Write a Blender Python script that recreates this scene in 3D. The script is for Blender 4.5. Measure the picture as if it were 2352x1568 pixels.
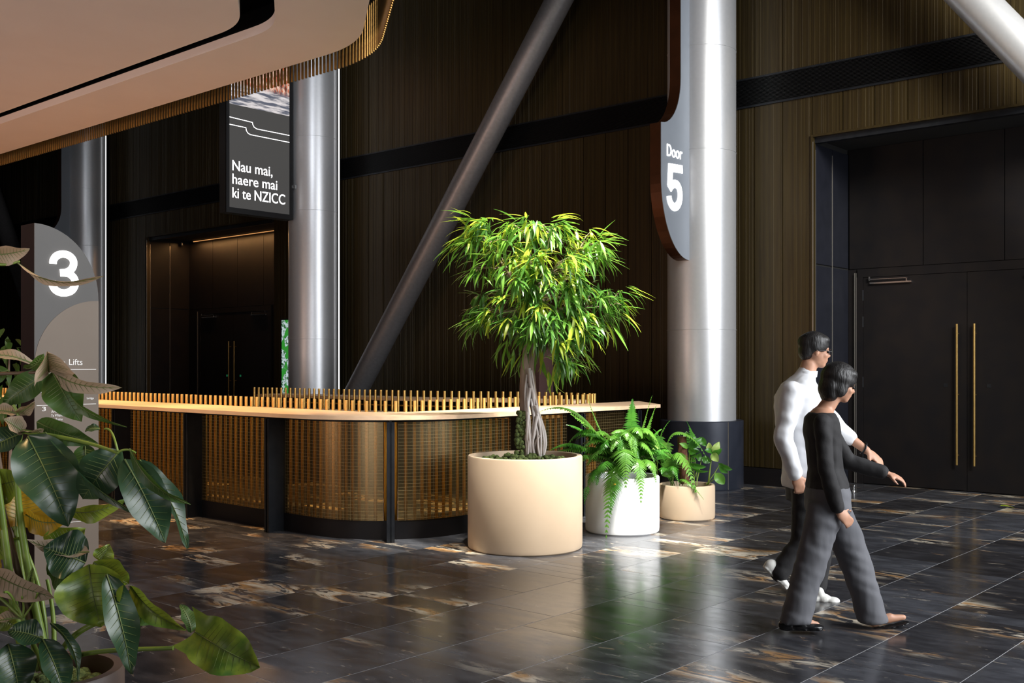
import bpy, math, random
from mathutils import Vector, Matrix, noise
R = random.Random(7)
PI = math.pi
C = bpy.context.scene.collection
for o in list(bpy.data.objects): bpy.data.objects.remove(o)

# ------------------------------------------------------------------ camera
# world: x runs toward the bronze wall, y along the wall to the left, z up
FPX, EYE, HOR = 2424.0, 1.6, 834.0
FW = Vector((.7509, .6604, 0)); RT = Vector((.6604, -.7509, 0))
cam = bpy.data.cameras.new('camera'); cam_o = bpy.data.objects.new('camera', cam); C.objects.link(cam_o)
cam.sensor_width = 36; cam.lens = 36*FPX/2352; cam.shift_y = (HOR-784)/2352
cam.clip_start = .05; cam.clip_end = 200
cam_o.location = (0, 0, EYE)
cam_o.rotation_euler = (PI/2, 0, math.atan2(FW.y, FW.x)-PI/2)
bpy.context.scene.camera = cam_o
def ray(px, py):
    u = (px-1176)/FPX; v = -(py-HOR)/FPX
    return FW + RT*u + Vector((0, 0, v))
def P(px, py, t): return Vector((0, 0, EYE)) + ray(px, py)*t
def onx(px, py, x): r = ray(px, py); return P(px, py, x/r.x)
def ony(px, py, y): r = ray(px, py); return P(px, py, y/r.y)
def onz(px, py, z=0): r = ray(px, py); return P(px, py, (z-EYE)/r.z)

# ------------------------------------------------------------------ world, lights, exposure
sc = bpy.context.scene
sc.view_settings.view_transform = 'Standard'; sc.view_settings.look = 'None'
sc.view_settings.exposure = 0.0; sc.view_settings.gamma = 1.0
w = bpy.data.worlds.new('world'); sc.world = w; w.use_nodes = True
w.node_tree.nodes['Background'].inputs[0].default_value = (.75, .85, 1, 1)
w.node_tree.nodes['Background'].inputs[1].default_value = .016
def area(name, loc, target, sx, sy, power, col, spread=180):
    l = bpy.data.lights.new(name, 'AREA'); l.shape = 'RECTANGLE'; l.size = sx; l.size_y = sy
    l.energy = power; l.color = col; l.spread = math.radians(spread)
    o = bpy.data.objects.new(name, l); C.objects.link(o); o.location = loc
    o.rotation_euler = (Vector(target)-Vector(loc)).to_track_quat('-Z', 'Y').to_euler()
    return o
def spot(name, loc, target, power, col, ang, blend=.5, r=.05):
    l = bpy.data.lights.new(name, 'SPOT'); l.energy = power; l.color = col; l.spot_size = math.radians(ang)
    l.spot_blend = blend; l.shadow_soft_size = r
    o = bpy.data.objects.new(name, l); C.objects.link(o); o.location = loc
    o.rotation_euler = (Vector(target)-Vector(loc)).to_track_quat('-Z', 'Y').to_euler()
    return o
# daylight of the glazed front behind and right of the camera, then an added wall fill
area('window_light', (9.0, -4.8, 5.0), (9.0, 6.5, 1.6), 8.5, 7.5, 2150, (.94, .965, 1))
area('window_light', (-5.5, -4.2, 6.2), (12, 15.2, 5.0), 1.3, 6.0, 70, (.90, .94, 1), 30)
area('window_light', (6.8, -2.2, 7.5), (12.5, 3.0, 4.2), 3, 3, 170, (1, .95, .85), 50)  # added warm wash that brightens the right end of the bronze wall
# roof light over the planters
spot('ceiling_spot', (6.6, 3.2, 9.5), (7.6, 5.9, 1.6), 13000, (1, .97, .88), 24, .8, .25)
# added ledge fill from above, then warm downlights under the gallery
spot('ceiling_spot', (4.6, 3.6, 10), (8.0, 7.2, 1.1), 4200, (1, .95, .86), 34, .9, .2)  # added spot to brighten the right part of the counter ledge
for yy in (9.2, 11.2, 13.2, 15.2):
    spot('downlight', (5.45, yy, 4.25), (6.25, yy, 1.1), 900, (1, .62, .30), 62, .9, .06)
spot('downlight', (1.9, 3.5, 4.2), (1.62, 3.6, .8), 150, (1, .62, .26), 34, .9, .06)
area('lobby_glow', (-3.8, 12.5, .4), (3.2, 12.0, 4.3), 4, 2, 120, (1, .66, .50), 80)  # added area lamp near the floor, out of view, brightens the soffit underside
area('lobby_glow', (-4.2, 3.5, .4), (3.0, 8.0, 4.5), 4, 2, 105, (.98, .84, .79), 75)  # second added fill aimed up at the soffit from out of view
area('portal_strip', (13.36, 20.2, 4.40), (13.46, 20.2, 0), 3.4, .03, 45, (1, .50, .18))

# ------------------------------------------------------------------ materials
def mat(name, col, rough=.5, metal=0, spec=.5, **k):
    m = bpy.data.materials.new(name); m.use_nodes = True
    b = m.node_tree.nodes['Principled BSDF']
    b.inputs['Base Color'].default_value = (*col, 1); b.inputs['Roughness'].default_value = rough
    b.inputs['Metallic'].default_value = metal; b.inputs['Specular IOR Level'].default_value = spec
    if 'emit' in k:
        b.inputs['Emission Color'].default_value = (*k.get('ecol', col), 1); b.inputs['Emission Strength'].default_value = k['emit']
    if 'trans' in k: b.inputs['Subsurface Weight'].default_value = k['trans']
    if 'aniso' in k: b.inputs['Anisotropic'].default_value = k['aniso']
    if 'coat' in k: b.inputs['Coat Weight'].default_value = k['coat']; b.inputs['Coat Roughness'].default_value = k.get('crough', .2)
    return m
class NT:
    def __init__(s, m): s.m = m; s.nt = m.node_tree; s.b = s.nt.nodes['Principled BSDF']
    def n(s, t, **k):
        x = s.nt.nodes.new(t)
        for a, v in k.items():
            if a.startswith('i_'): x.inputs[int(a[2:]) if a[2:].isdigit() else a[2:].replace('_', ' ')].default_value = v
            else: setattr(x, a, v)
        return x
    def l(s, a, b): s.nt.links.new(a, b)
    def math(s, op, a, b=None, clamp=False):
        x = s.n('ShaderNodeMath', operation=op, use_clamp=clamp)
        for i, v in enumerate((a, b)):
            if v is None: continue
            if isinstance(v, (int, float)): x.inputs[i].default_value = v
            else: s.l(v, x.inputs[i])
        return x.outputs[0]
    def mix(s, f, a, b):
        x = s.n('ShaderNodeMix', data_type='RGBA')
        for sk, v in ((x.inputs[0], f), (x.inputs[6], a), (x.inputs[7], b)):
            if isinstance(v, (int, float)): sk.default_value = v
            elif isinstance(v, tuple): sk.default_value = (*v, 1) if len(v) == 3 else v
            else: s.l(v, sk)
        return x.outputs[2]
    def ramp(s, f, p0, p1):
        x = s.n('ShaderNodeMapRange', interpolation_type='SMOOTHSTEP'); s.l(f, x.inputs[0])
        x.inputs[1].default_value = p0; x.inputs[2].default_value = p1
        return x.outputs[0]
    def noise(s, vec, scale, detail=3, rough=.5, dist=0):
        x = s.n('ShaderNodeTexNoise'); s.l(vec, x.inputs['Vector']); x.inputs['Scale'].default_value = scale
        x.inputs['Detail'].default_value = detail; x.inputs['Roughness'].default_value = rough; x.inputs['Distortion'].default_value = dist
        return x.outputs[0]
    def bump(s, h, strength, dist=.01):
        x = s.n('ShaderNodeBump'); x.inputs['Strength'].default_value = strength; x.inputs['Distance'].default_value = dist
        s.l(h, x.inputs['Height']); s.l(x.outputs[0], s.b.inputs['Normal'])
def noisy(name, c1, c2, scale, rough=.5, metal=0, bump=0, r2=None, stretch=(1, 1, 1), **k):
    m = mat(name, c1, rough, metal, **k); t = NT(m)
    tc = t.n('ShaderNodeTexCoord'); mp = t.n('ShaderNodeMapping'); t.l(tc.outputs['Object'], mp.inputs[0]); mp.inputs['Scale'].default_value = stretch
    f = t.ramp(t.noise(mp.outputs[0], scale, 4), .3, .7)
    t.l(t.mix(f, c1, c2), t.b.inputs['Base Color'])
    if bump: t.bump(t.noise(mp.outputs[0], scale*2.5, 4), bump)
    if r2 is not None:
        mr = t.n('ShaderNodeMapRange'); t.l(f, mr.inputs[0]); mr.inputs[3].default_value = rough; mr.inputs[4].default_value = r2
        t.l(mr.outputs[0], t.b.inputs['Roughness'])
    return m
M = {}
def stone():
    m = mat('dark_veined_stone', (.02, .02, .022), .2); t = NT(m)
    g = t.n('ShaderNodeNewGeometry'); oi = t.n('ShaderNodeObjectInfo')
    rnd = t.math('FRACT', t.math('ADD', g.outputs['Random Per Island'], oi.outputs['Random']))
    off = t.n('ShaderNodeCombineXYZ'); t.l(t.math('MULTIPLY', rnd, 173.), off.inputs[0]); t.l(t.math('MULTIPLY', rnd, 91.), off.inputs[1]); t.l(t.math('MULTIPLY', rnd, 37.), off.inputs[2])
    mp = t.n('ShaderNodeMapping'); t.l(g.outputs['Position'], mp.inputs[0]); mp.inputs['Rotation'].default_value = (0, 0, .22); mp.inputs['Scale'].default_value = (1.0, .36, 1)
    add = t.n('ShaderNodeVectorMath', operation='ADD'); t.l(mp.outputs[0], add.inputs[0]); t.l(off.outputs[0], add.inputs[1])
    v = add.outputs[0]
    warp = t.n('ShaderNodeTexNoise'); t.l(v, warp.inputs['Vector']); warp.inputs['Scale'].default_value = 3; warp.inputs['Detail'].default_value = 3
    sc_ = t.n('ShaderNodeVectorMath', operation='SCALE'); t.l(warp.outputs[1], sc_.inputs[0]); sc_.inputs[3].default_value = .55
    ad2 = t.n('ShaderNodeVectorMath', operation='ADD'); t.l(v, ad2.inputs[0]); t.l(sc_.outputs[0], ad2.inputs[1])
    vw = ad2.outputs[0]
    patch = t.noise(v, 1.7, 2, .5)
    mask = t.ramp(patch, .545, .67)
    vein = t.noise(vw, 6.5, 7, .62)
    ridge = t.math('SUBTRACT', 1., t.math('MULTIPLY', t.math('ABSOLUTE', t.math('SUBTRACT', vein, .5)), 7.))
    r1 = t.ramp(ridge, .35, .9)
    body = t.ramp(t.noise(vw, 4.2, 6, .6), .555, .64)
    vm = t.math('MULTIPLY', t.math('MAXIMUM', r1, body), mask, True)
    fine = t.math('MULTIPLY', t.ramp(t.noise(vw, 15, 6, .65), .60, .70), .30)
    vm2 = t.math('MAXIMUM', vm, fine, True)
    veinc = t.mix(t.ramp(t.noise(vw, 8, 4), .42, .62), (.66, .59, .47), (.42, .23, .09))
    cloud = t.ramp(t.noise(v, 9, 6, .7), .3, .75)
    base = t.mix(cloud, (.030, .030, .033), (.075, .077, .084))
    tone = t.mix(t.ramp(rnd, 0, 1), (.55, .52, .52), (1.35, 1.38, 1.45))
    mul = t.n('ShaderNodeMix', data_type='RGBA', blend_type='MULTIPLY'); mul.inputs[0].default_value = 1
    t.l(base, mul.inputs[6]); t.l(tone, mul.inputs[7])
    t.l(t.mix(vm2, mul.outputs[2], veinc), t.b.inputs['Base Color'])
    mr = t.n('ShaderNodeMapRange'); t.l(cloud, mr.inputs[0]); mr.inputs[3].default_value = .15; mr.inputs[4].default_value = .26
    t.l(mr.outputs[0], t.b.inputs['Roughness'])
    t.bump(t.noise(v, 30, 5, .7), .02, .003)
    return m
M['stone'] = stone()
M['grout'] = mat('pale_grout', (.55, .55, .56), .5)
M['bronze'] = noisy('bronze_metal', (.042, .028, .007), (.028, .018, .005), 3, .45, .45, stretch=(1, 8, .3))
M['black'] = noisy('black_panel', (.0065, .006, .007), (.009, .0075, .0075), 4, .45, 0, spec=.18)
M['blackm'] = noisy('black_steel', (.010, .012, .016), (.016, .018, .022), 9, .42, .5)
M['navy'] = noisy('blue_black_steel', (.018, .022, .034), (.026, .030, .044), 6, .38, .3)
M['navyd'] = noisy('blue_black_panel', (.007, .008, .013), (.009, .010, .016), 6, .42, .1)
M['louvre'] = mat('louvre_black', (.012, .012, .013), .4, .3)
M['silver'] = noisy('silver_painted_steel', (.50, .51, .53), (.52, .53, .55), 22, .36, .58)
M['dsilver'] = noisy('grey_painted_steel', (.17, .165, .17), (.20, .195, .20), 22, .42, .6)
M['brass'] = noisy('brass', (.36, .24, .08), (.32, .21, .07), 30, .38, .9)
M['gold'] = noisy('gold_tube', (.72, .46, .14), (.64, .40, .12), 30, .34, .82)
M['timber'] = noisy('pale_timber', (.78, .55, .36), (.70, .48, .30), 3, .42, stretch=(6, 1.2, 12))
M['soffit'] = noisy('soffit_paint', (.62, .52, .47), (.64, .54, .49), 2, .7)
M['dark'] = mat('void_black', (.004, .004, .004), .8)
M['edge'] = mat('edge_trim', (.42, .40, .36), .3, .8)
M['led'] = mat('led_white', (1, 1, 1), .5, emit=1.1)  # white emission for the reflecting edges beside the columns
M['copper'] = noisy('copper_brown_metal', (.085, .030, .012), (.065, .024, .010), 5, .35, .7)
M['signgrey'] = noisy('sign_grey', (.17, .19, .22), (.18, .20, .23), 3, .42, .25)
M['pylgrey'] = noisy('pylon_grey', (.055, .051, .046), (.060, .055, .050), 3, .55)
M['pyltaupe'] = noisy('pylon_taupe', (.125, .092, .064), (.135, .10, .07), 3, .55)
M['plum'] = noisy('plum_side', (.012, .004, .004), (.009, .003, .003), 3, .5)
M['letter'] = mat('lit_letter', (1, 1, 1), .5, emit=2.6)
M['ink'] = mat('white_print', (.80, .78, .75), .6)
M['beige'] = noisy('beige_concrete', (.50, .375, .255), (.54, .41, .285), 2.2, .75, bump=.03)
M['white'] = noisy('white_planter', (.84, .85, .86), (.88, .88, .89), 3, .45)
M['brownpot'] = noisy('brown_planter', (.055, .035, .028), (.07, .045, .035), 4, .5)
M['soil'] = noisy('soil', (.022, .013, .009), (.05, .032, .02), 30, .95, bump=.6)
M['moss'] = noisy('moss', (.035, .055, .012), (.13, .17, .045), 60, .95, bump=.9)
M['bark'] = noisy('bark', (.20, .13, .085), (.33, .25, .19), 9, .8, bump=.5, stretch=(1, 1, .25))
M['root'] = noisy('pale_root', (.34, .29, .26), (.52, .48, .45), 14, .7, bump=.4, stretch=(1, 1, .3))
M['cork'] = noisy('stake_wood', (.09, .03, .015), (.16, .06, .03), 25, .9, bump=.5, stretch=(1, 1, .3))
def leafm(name, a, b, rough=.38, tr=.25, scale=9, c=None):
    m = noisy(name, a, b, scale, rough, bump=.08); t = NT(m)
    if tr:
        tl = t.n('ShaderNodeBsdfTranslucent'); tl.inputs[0].default_value = (*(min(1, x*1.6) for x in b), 1)
        mx = t.n('ShaderNodeMixShader'); mx.inputs[0].default_value = tr
        out = [n for n in t.nt.nodes if n.type == 'OUTPUT_MATERIAL'][0]
        t.l(t.b.outputs[0], mx.inputs[1]); t.l(tl.outputs[0], mx.inputs[2]); t.l(mx.outputs[0], out.inputs[0])
    return m
M['leaf_a'] = leafm('ficus_leaf_dark', (.040, .12, .018), (.065, .17, .024), .33)
M['leaf_b'] = leafm('ficus_leaf_mid', (.10, .24, .024), (.15, .32, .035), .36)
M['leaf_c'] = leafm('ficus_leaf_young', (.30, .42, .030), (.40, .48, .04), .4)
M['fern'] = leafm('fern_green', (.035, .14, .016), (.07, .24, .024), .30)
M['fernl'] = leafm('fern_light', (.08, .22, .025), (.13, .30, .04), .34)
M['big_a'] = leafm('broad_leaf_dark', (.016, .045, .020), (.035, .075, .030), .30, .08, 5)
M['big_b'] = leafm('broad_leaf_brown', (.33, .24, .16), (.42, .32, .23), .5, .1, 7)  # dust and warm light from above, both put into the colour
M['big_g'] = leafm('broad_leaf_green', (.035, .080, .012), (.06, .12, .018), .42, .12, 5)
M['big_v'] = leafm('variegated_leaf', (.035, .10, .010), (.26, .33, .035), .36, .15, 14)
M['big_y'] = leafm('yellow_leaf', (.30, .22, .010), (.40, .24, .015), .4, .25, 6)
M['rib'] = mat('pale_rib', (.13, .17, .045), .5)
M['stemg'] = noisy('green_stem', (.14, .22, .03), (.20, .28, .05), 12, .4)
M['stemb'] = noisy('brown_stem', (.09, .055, .03), (.13, .08, .04), 12, .6)
M['paleg'] = leafm('pale_green_leaf', (.30, .45, .10), (.45, .58, .18), .35, .3)
M['skin'] = noisy('skin', (.52, .27, .17), (.58, .31, .20), 14, .5, trans=.0)
M['shirt'] = noisy('white_shirt', (.80, .81, .84), (.84, .85, .87), 5, .8, bump=.1)
M['blackc'] = noisy('black_cloth', (.014, .013, .014), (.022, .021, .022), 12, .8, bump=.2)
M['greyc'] = noisy('grey_cloth', (.105, .107, .12), (.13, .132, .145), 8, .8, bump=.2, stretch=(1, 1, .3))
M['hair'] = noisy('black_hair', (.008, .007, .007), (.02, .018, .017), 40, .45, bump=.4, stretch=(1, 1, .2))
M['leather'] = mat('black_leather', (.01, .01, .011), .25)
M['sneaker'] = mat('white_sneaker', (.78, .77, .72), .6)
M['eye'] = mat('eye_white', (.7, .7, .7), .2)
M['wire'] = mat('brass_wire', (.36, .27, .13), .45, .7)
M['chrome'] = mat('chrome', (.6, .6, .6), .2, 1)
M['greenl'] = mat('green_indicator', (.01, .12, .05), .5, emit=.25, ecol=(.02, .3, .12))
def glassm():
    m = mat('amber_wired_glass', (.5, .4, .2), .12); t = NT(m)
    tr = t.n('ShaderNodeBsdfTransparent'); tr.inputs[0].default_value = (.84, .72, .46, 1)
    gl = t.n('ShaderNodeBsdfGlossy'); gl.inputs[0].default_value = (.85, .72, .45, 1); gl.inputs[1].default_value = .3
    df = t.n('ShaderNodeBsdfDiffuse'); df.inputs[0].default_value = (.10, .07, .022, 1)
    m1 = t.n('ShaderNodeMixShader'); m1.inputs[0].default_value = .45; t.l(gl.outputs[0], m1.inputs[1]); t.l(df.outputs[0], m1.inputs[2])
    m2 = t.n('ShaderNodeMixShader'); m2.inputs[0].default_value = .17; t.l(tr.outputs[0], m2.inputs[1]); t.l(m1.outputs[0], m2.inputs[2])
    out = [n for n in t.nt.nodes if n.type == 'OUTPUT_MATERIAL'][0]; t.l(m2.outputs[0], out.inputs[0])
    return m
M['glass'] = glassm()

# ------------------------------------------------------------------ mesh helpers
class MB:
    def __init__(s): s.v = []; s.f = []
    def add(s, vs, fs):
        k = len(s.v); s.v += [tuple(v) for v in vs]; s.f += [tuple(i+k for i in f) for f in fs]; return s
    def box(s, x0, x1, y0, y1, z0, z1):
        vs = [(x, y, z) for z in (z0, z1) for y in (y0, y1) for x in (x0, x1)]
        return s.add(vs, [(0, 2, 3, 1), (4, 5, 7, 6), (0, 1, 5, 4), (2, 6, 7, 3), (0, 4, 6, 2), (1, 3, 7, 5)])
    def prism(s, pts, z0, z1):
        n = len(pts)
        vs = [(x, y, z0) for x, y in pts]+[(x, y, z1) for x, y in pts]
        return s.add(vs, [tuple(range(n-1, -1, -1)), tuple(range(n, 2*n))]+[(i, (i+1) % n, n+(i+1) % n, n+i) for i in range(n)])
    def prismy(s, pts, y0, y1):      # outline in x,z extruded along y
        n = len(pts)
        vs = [(x, y0, z) for x, z in pts]+[(x, y1, z) for x, z in pts]
        return s.add(vs, [tuple(range(n)), tuple(range(2*n-1, n-1, -1))]+[(i, n+i, n+(i+1) % n, (i+1) % n) for i in range(n)])
    def lathe(s, prof, n=48, c=(0, 0, 0)):
        k = len(prof); vs = []
        for i in range(n):
            a = 2*PI*i/n
            vs += [(c[0]+r*math.cos(a), c[1]+r*math.sin(a), c[2]+z) for r, z in prof]
        fs = [(i*k+j, ((i+1) % n)*k+j, ((i+1) % n)*k+j+1, i*k+j+1) for i in range(n) for j in range(k-1)]
        if prof[0][0] > 1e-5: fs.append(tuple(i*k for i in range(n))[::-1])
        if prof[-1][0] > 1e-5: fs.append(tuple(i*k+k-1 for i in range(n)))
        return s.add(vs, fs)
    def tube(s, pts, rad, n=8, cap=True, squash=None):
        pts = [Vector(p) for p in pts]; m = len(pts)
        if not hasattr(rad, '__len__'): rad = [rad]*m
        vs = []; up = None
        for i, p in enumerate(pts):
            d = (pts[min(i+1, m-1)]-pts[max(i-1, 0)]).normalized()
            if up is None: up = Vector((0, 0, 1)) if abs(d.z) < .9 else Vector((1, 0, 0))
            a = d.cross(up)
            if a.length < 1e-4: a = d.cross(Vector((1, .3, 0)))
            a.normalize(); b = a.cross(d).normalized(); up = b
            for k in range(n):
                t = 2*PI*k/n; vs.append(p+a*math.cos(t)*rad[i]+b*math.sin(t)*rad[i])
        fs = [(i*n+k, i*n+(k+1) % n, (i+1)*n+(k+1) % n, (i+1)*n+k) for i in range(m-1) for k in range(n)]
        if cap: fs += [tuple(range(n))[::-1], tuple(range((m-1)*n, m*n))]
        return s.add(vs, fs)
    def ball(s, c, r, nu=12, nv=8, ax=None):
        c = Vector(c); r = Vector(r) if hasattr(r, '__len__') else Vector((r, r, r))
        A = ax or (Vector((1, 0, 0)), Vector((0, 1, 0)), Vector((0, 0, 1)))
        vs = [c-A[2]*r.z]
        for j in range(1, nv):
            ph = -PI/2+PI*j/nv
            for i in range(nu):
                th = 2*PI*i/nu
                vs.append(c+A[0]*(r.x*math.cos(ph)*math.cos(th))+A[1]*(r.y*math.cos(ph)*math.sin(th))+A[2]*(r.z*math.sin(ph)))
        vs.append(c+A[2]*r.z); T = len(vs)-1
        fs = [(0, 1+(i+1) % nu, 1+i) for i in range(nu)]
        for j in range(nv-2):
            for i in range(nu):
                a = 1+j*nu+i; b = 1+j*nu+(i+1) % nu; fs.append((a, b, b+nu, a+nu))
        k = 1+(nv-2)*nu
        fs += [(k+i, k+(i+1) % nu, T) for i in range(nu)]
        return s.add(vs, fs)
    def mesh(s, name, m, smooth=False):
        me = bpy.data.meshes.new(name); me.from_pydata(s.v, [], s.f); me.update()
        if m is not None: me.materials.append(m)
        if smooth:
            for p in me.polygons: p.use_smooth = True
        return me
def auto_smooth(me, ang=40):
    for p in me.polygons: p.use_smooth = True
    try:
        me.set_sharp_from_angle(angle=math.radians(ang))
    except Exception: pass
def obj(name, mb, m, parent=None, smooth=None, loc=None):
    me = mb.mesh(name, m) if isinstance(mb, MB) else mb
    if smooth: auto_smooth(me, smooth)
    o = bpy.data.objects.new(name, me); C.objects.link(o)
    if parent: o.parent = parent
    if loc is not None: o.location = loc
    return o
def tag(o, label=None, cat=None, group=None, kind=None):
    if label: o['label'] = label
    if cat: o['category'] = cat
    if group: o['group'] = group
    if kind: o['kind'] = kind
    return o
def empty(name, loc, label=None, cat=None, group=None, kind=None):
    o = bpy.data.objects.new(name, None); C.objects.link(o); o.location = loc; o.empty_display_size = .1
    return tag(o, label, cat, group, kind)
def inst(name, me, parent, loc=(0, 0, 0), rot=None, scale=None):
    o = bpy.data.objects.new(name, me); C.objects.link(o)
    if parent: o.parent = parent
    o.location = loc
    if rot is not None: o.rotation_euler = rot
    if scale is not None: o.scale = scale
    return o
def pxof(p):
    p = Vector(p); d = p.dot(FW)
    if d < .3: return None
    return 1176+FPX*p.dot(RT)/d, HOR-FPX*(p.z-EYE)/d, d

# ------------------------------------------------------------------ floor
floor = obj('floor', MB().box(-14, 15, -14, 34, -.25, -.0012), M['grout'])
tag(floor, kind='structure')
tiles = []
y0 = onz(1838, 1568).y
row = -20
while True:
    yl = y0+.6*row; row += 1
    if yl > 31: break
    if yl < -9: continue
    rr = random.Random(row*13+5); x = -9+rr.random()*.8
    while x < 14.2:
        L = rr.choice([.1, .15, .2, .3, .3, .45, .6, .6, .75, .9, .9, 1.1])
        cx, cy = x+L/2, yl+.3
        pr = pxof((cx, cy, 0))
        if pr is None or pr[2] < 3.6: vis = -1
        else: vis = 1 if (-250 < pr[0] < 2600 and pr[1] < 1800) else -1
        lim = 12.54 if not (cy < 5.95 or 17.2 < cy < 22.1) else 13.8
        if cx-L/2 < lim: tiles.append((vis, L*.6/(pr[2]**2 if pr else 99), x, min(x+L, lim), yl))
        x += L
big = sorted([t for t in tiles if t[0] > 0], key=lambda t: -t[1])
sep = []
for t in big:
    pr = pxof(((t[2]+t[3])/2, t[4]+.3, 0))
    if len(sep) < 300 and -30 < pr[0] < 2380 and pr[1] < 1590: sep.append(t)
ss = set(id(t) for t in sep)
cache = {}
g = .0024
for t in sep:
    L = round(t[3]-t[2], 3)
    if L not in cache: cache[L] = MB().box(g, L-g, g, .6-g, -.012, 0).mesh('floor_tile', M['stone'])
    inst('floor_tile', cache[L], floor, (t[2], t[4], 0))
mb = MB()
for t in tiles:
    if id(t) not in ss and t[3]-t[2] > .01 and -7 < t[2]: mb.box(t[2]+g, t[3]-g, t[4]+g, t[4]+.6-g, -.012, 0)
tag(obj('floor_tile', mb, M['stone'], floor), kind='stuff')

# ------------------------------------------------------------------ bronze wall
WX = 12.56; BZ0, BZ1 = 4.99, 5.36; PT = 4.46
PR = (1.0, 5.985); PL = (17.16, 22.11); XR = 13.62
wall = obj('wall_back', MB().box(WX+.06, WX+.10, PR[1]+.03, PL[0]-.03, 0, 11).box(WX+.06, WX+.10, PL[1]+.03, 33, 0, 11)
           .box(WX+.06, WX+.10, -2, 33, PT+.05, 11).box(XR+.10, XR+.14, -2, 7, 0, 5).box(XR+.10, XR+.14, 16, 23, 0, 5), M['dark'])
tag(wall, kind='structure')
def ribbed(seed, W, z0, z1):
    rr = random.Random(seed); ys = [0.]; ds = []
    while ys[-1] < W-.02:
        ys.append(min(ys[-1]+rr.choice([.008, .012, .018, .026, .034]), W-.002)); ds.append(rr.choice([.0, .0015, .003, .005]))
    pts = [(0.0, .001)]
    for i, d in enumerate(ds):
        a = ys[i]+.001; b = ys[i+1]
        pts += [(-.012+d, a), (-.012+d, b)]
    pts += [(0.0, W-.001)]
    n = len(pts); vs = [(x, y, z0) for x, y in pts]+[(x, y, z1) for x, y in pts]
    fs = [(i, i+1, n+i+1, n+i) for i in range(n-1)]
    return MB().add(vs, fs).mesh('wall_panel', M['bronze'])
PW = .405
kinds = {}
zones = {'low': (.235, BZ0-.01), 'mid': (PT+.03, BZ0-.01), 'top': (BZ1+.01, 10.8)}
def wp(zone, y):
    k = (zone, R.randrange(4))
    if k not in kinds: kinds[k] = ribbed(k[1]+{'low': 0, 'mid': 10, 'top': 20}[zone], PW, *zones[zone])
    inst('wall_panel', kinds[k], wall, (WX+.012, y, 0))
y = PR[1]
while y < 31:
    inPL = y+PW > PL[0]+.2 and y < PL[1]-.2
    wp('mid' if inPL else 'low', y); wp('top', y); y += PW
y = PR[1]-PW
while y > 1.2: wp('mid', y); wp('top', y); y -= PW
tr = obj('trim_1', MB().box(WX-.02, WX+.06, -1, 32, BZ1-.012, BZ1+.012).box(WX-.02, WX+.06, -1, 32, BZ0-.012, BZ0+.012), M['blackm'])
tag(tr, kind='structure')
lv = MB().box(WX+.04, WX+.055, -1, 32, BZ0, BZ1)
z = BZ0+.02
while z < BZ1-.015: lv.box(WX-.006, WX+.045, -1, 32, z, z+.004); z += .0165
tag(obj('louvre', lv, M['louvre'], tr), kind='stuff')
bb = obj('baseboard_back', MB().box(WX-.015, WX+.05, PR[1]+.02, PL[0]-.02, 0, .225).box(WX-.015, WX+.05, PL[1]+.02, 32, 0, .225), M['black'])
tag(bb, kind='structure')

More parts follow.
